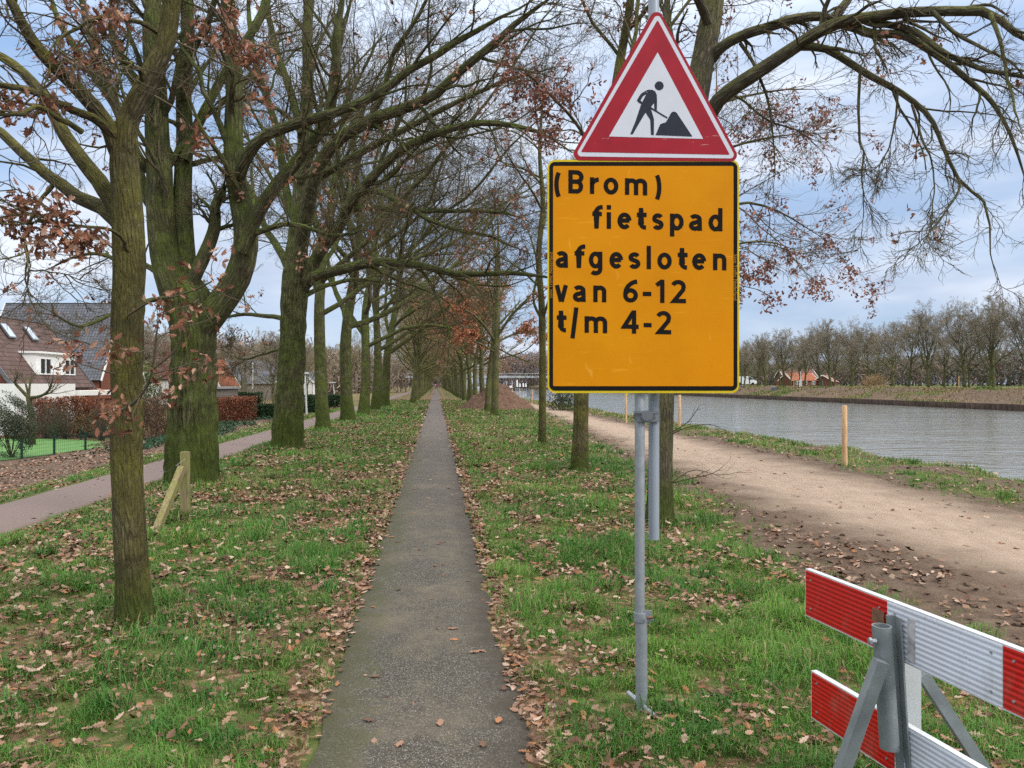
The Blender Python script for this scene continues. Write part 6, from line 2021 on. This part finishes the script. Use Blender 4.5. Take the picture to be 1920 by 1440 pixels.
boat("small dark boat with a red cabin moored left on the far canal", 949, 262, 2.0, "hull_dark", "hull_red")
boat("small boat with a white cabin moored beside the landing stage", 959, 255, 2.2, "hull_dark", "render_white")
c = W(977, 0, 250); c[2] = WATER_Z
st = empty("landing_stage", c, "dark timber landing stage with white bollards below the bridge", "landing stage")
mb = MB(); mb.box(c + UPZ * 1.1, (4.4, 3, .35), (RT, FW, UPZ))
for k in range(8): mb.box(c + RT * (-2.0 + k * .57) - FW * 1.55 + UPZ * .2, (.2, .2, 1.9), (RT, FW, UPZ))
mb.build("deck", MATS["hull_dark"], st)
for k, hgt in ((-1.3, 2.4), (-.4, 1.2), (.7, 1.3), (1.5, 1.2)): MB().tube([c + RT * k + UPZ * 1.2, c + RT * k + UPZ * (1.2 + hgt)], [.32, .2], 10).build("bollard", MATS["render_white"], st)
# shrub at the near waterline under the board
bush("bank_shrub", "dark green shrub at the water edge under the left corner of the board", bz(W(1058, 0, 47), -.35), 1.1, 2.0, [(.05, .075, .03), (.09, .10, .05), (.03, .05, .025)], 2600, .12, 21)

# ------------------------------------------------------------------ two far walkers
plain("skin", (.45, .27, .20), .6, .3); plain("coat_red", (.42, .05, .09), .8, .2); plain("coat_pale", (.50, .46, .46), .8, .2); plain("trousers", (.04, .04, .055), .8, .2); plain("hair", (.05, .035, .025), .8, .2)


def person(label, x, y, coat, ph):
    b = np.array([x, y, .012]); root = empty("person", b, label, "person", "walkers at the far end of the path")
    # one continuous skinned figure, mid-stride
    J = dict(pel=(0, 0, .92), ch=(0, 0, 1.28), nk=(0, 0, 1.48), hd=(0, .01, 1.60), tp=(0, .0, 1.72), sl=(-.17, 0, 1.42), el=(-.24, .10 * ph, 1.14), wl=(-.23, .22 * ph, .92), hl=(-.23, .25 * ph, .84),
             sr=(.17, 0, 1.42), er=(.24, -.10 * ph, 1.14), wr=(.23, -.05 * ph, .92), hr=(.23, -.03 * ph, .84), pl=(-.09, 0, .86), kl=(-.09, -.10 * ph + .04, .48), al=(-.09, -.30 * ph, .09), tl=(-.09, -.30 * ph + .15, .04),
             pr=(.09, 0, .86), kr=(.09, .16 * ph, .48), ar=(.09, .18 * ph, .08), tr=(.09, .18 * ph + .17, .04))
    R = dict(pel=.15, ch=.165, nk=.06, hd=.098, tp=.07, sl=.075, el=.05, wl=.036, hl=.04, sr=.075, er=.05, wr=.036, hr=.04, pl=.10, kl=.066, al=.045, tl=.04, pr=.10, kr=.066, ar=.045, tr=.04)
    E_ = "pel-ch ch-nk nk-hd hd-tp ch-sl sl-el el-wl wl-hl ch-sr sr-er er-wr wr-hr pel-pl pl-kl kl-al al-tl pel-pr pr-kr kr-ar ar-tr".split()
    names = list(J); me = bpy.data.meshes.new("tmp")
    me.from_pydata([J[n] for n in names], [tuple(names.index(q) for q in e.split("-")) for e in E_], []); o = bpy.data.objects.new("tmp", me); COL.objects.link(o)
    md = o.modifiers.new("skin", 'SKIN'); sv = me.skin_vertices[0].data
    for i, n in enumerate(names): sv[i].radius = (R[n], R[n])
    sv[0].use_root = True
    o.modifiers.new("sub", 'SUBSURF').levels = 1
    bm = bpy.data.meshes.new_from_object(o.evaluated_get(bpy.context.evaluated_depsgraph_get())); bpy.data.objects.remove(o)
    bm.name = "body"; bm.materials.clear()
    for mname in (coat, "trousers", "skin", "hair"): bm.materials.append(MATS[mname])
    for p in bm.polygons:
        z = p.center.z; p.material_index = 3 if z > 1.64 or (z > 1.54 and p.center.y < -.02) else 2 if z > 1.47 or (z < .9 and abs(p.center.x) > .19) else 0 if z > .82 else 1; p.use_smooth = True
    link_mesh(bm, "body", None, root)


person("far walker in a pale coat on the left of the path end", -.30, 262, "coat_pale", 1)
person("far walker in a red coat on the right of the path end", .22, 258, "coat_red", -1)

# a bird's nest in the third oak
rng = np.random.default_rng(66); nc = W(697, 232, 17.8)
m = 160; a = rng.uniform(0, 6.28, m); SP = nc + np.stack([np.stack([(.22 + .05 * rng.normal(size=m)) * np.cos(a + q), (.22 + .05 * rng.normal(size=m)) * np.sin(a + q), rng.normal(size=m) * .06 + .02], 1) for q in (0, .4, .8, 1.2)], 1)
v, f = tubes(SP, np.full((m, 4), .008), 3); o = np_obj("bird_nest", v, f, MATS["twig"]); tag(o, "dark twig nest lodged on a limb of the third oak", "nest")
# pruning scar on the fifth oak of the left row
# single leaves lying on the asphalt
GLF = "single oak leaves lying on the asphalt"
for x0, y0 in ((702, 1268), (690, 1350), (750, 1395), (825, 1355), (905, 1395), (935, 1350), (822, 1020), (632, 1230), (850, 1178), (694, 1103), (945, 1290), (890, 1222)):
    d = FPX * (CAM_H - .02) / (y0 - 719); p = W(x0, y0, d); p[2] = .0245
    a = random.uniform(0, 6.28); T = np.array([[math.cos(a), math.sin(a), 0]]); N = np.array([[random.uniform(-.05, .05), random.uniform(-.05, .05), 1.]]); N /= np.linalg.norm(N)
    V, F = leaf_geo(p[None], np.array([random.uniform(.05, .08)]), T, N, LEAF_HI, np.array([random.uniform(.0, .15)]), np.array([.06]))
    C = np.repeat(LEAF_COLS[random.choice((2, 3, 4, 5, 7, 8))][None], len(V), 0)
    o = np_obj("oak_leaf", V, F, MATS["litter"], None, False, C); tag(o, "single brown oak leaf lying on the bare asphalt of the path", "leaf", GLF)
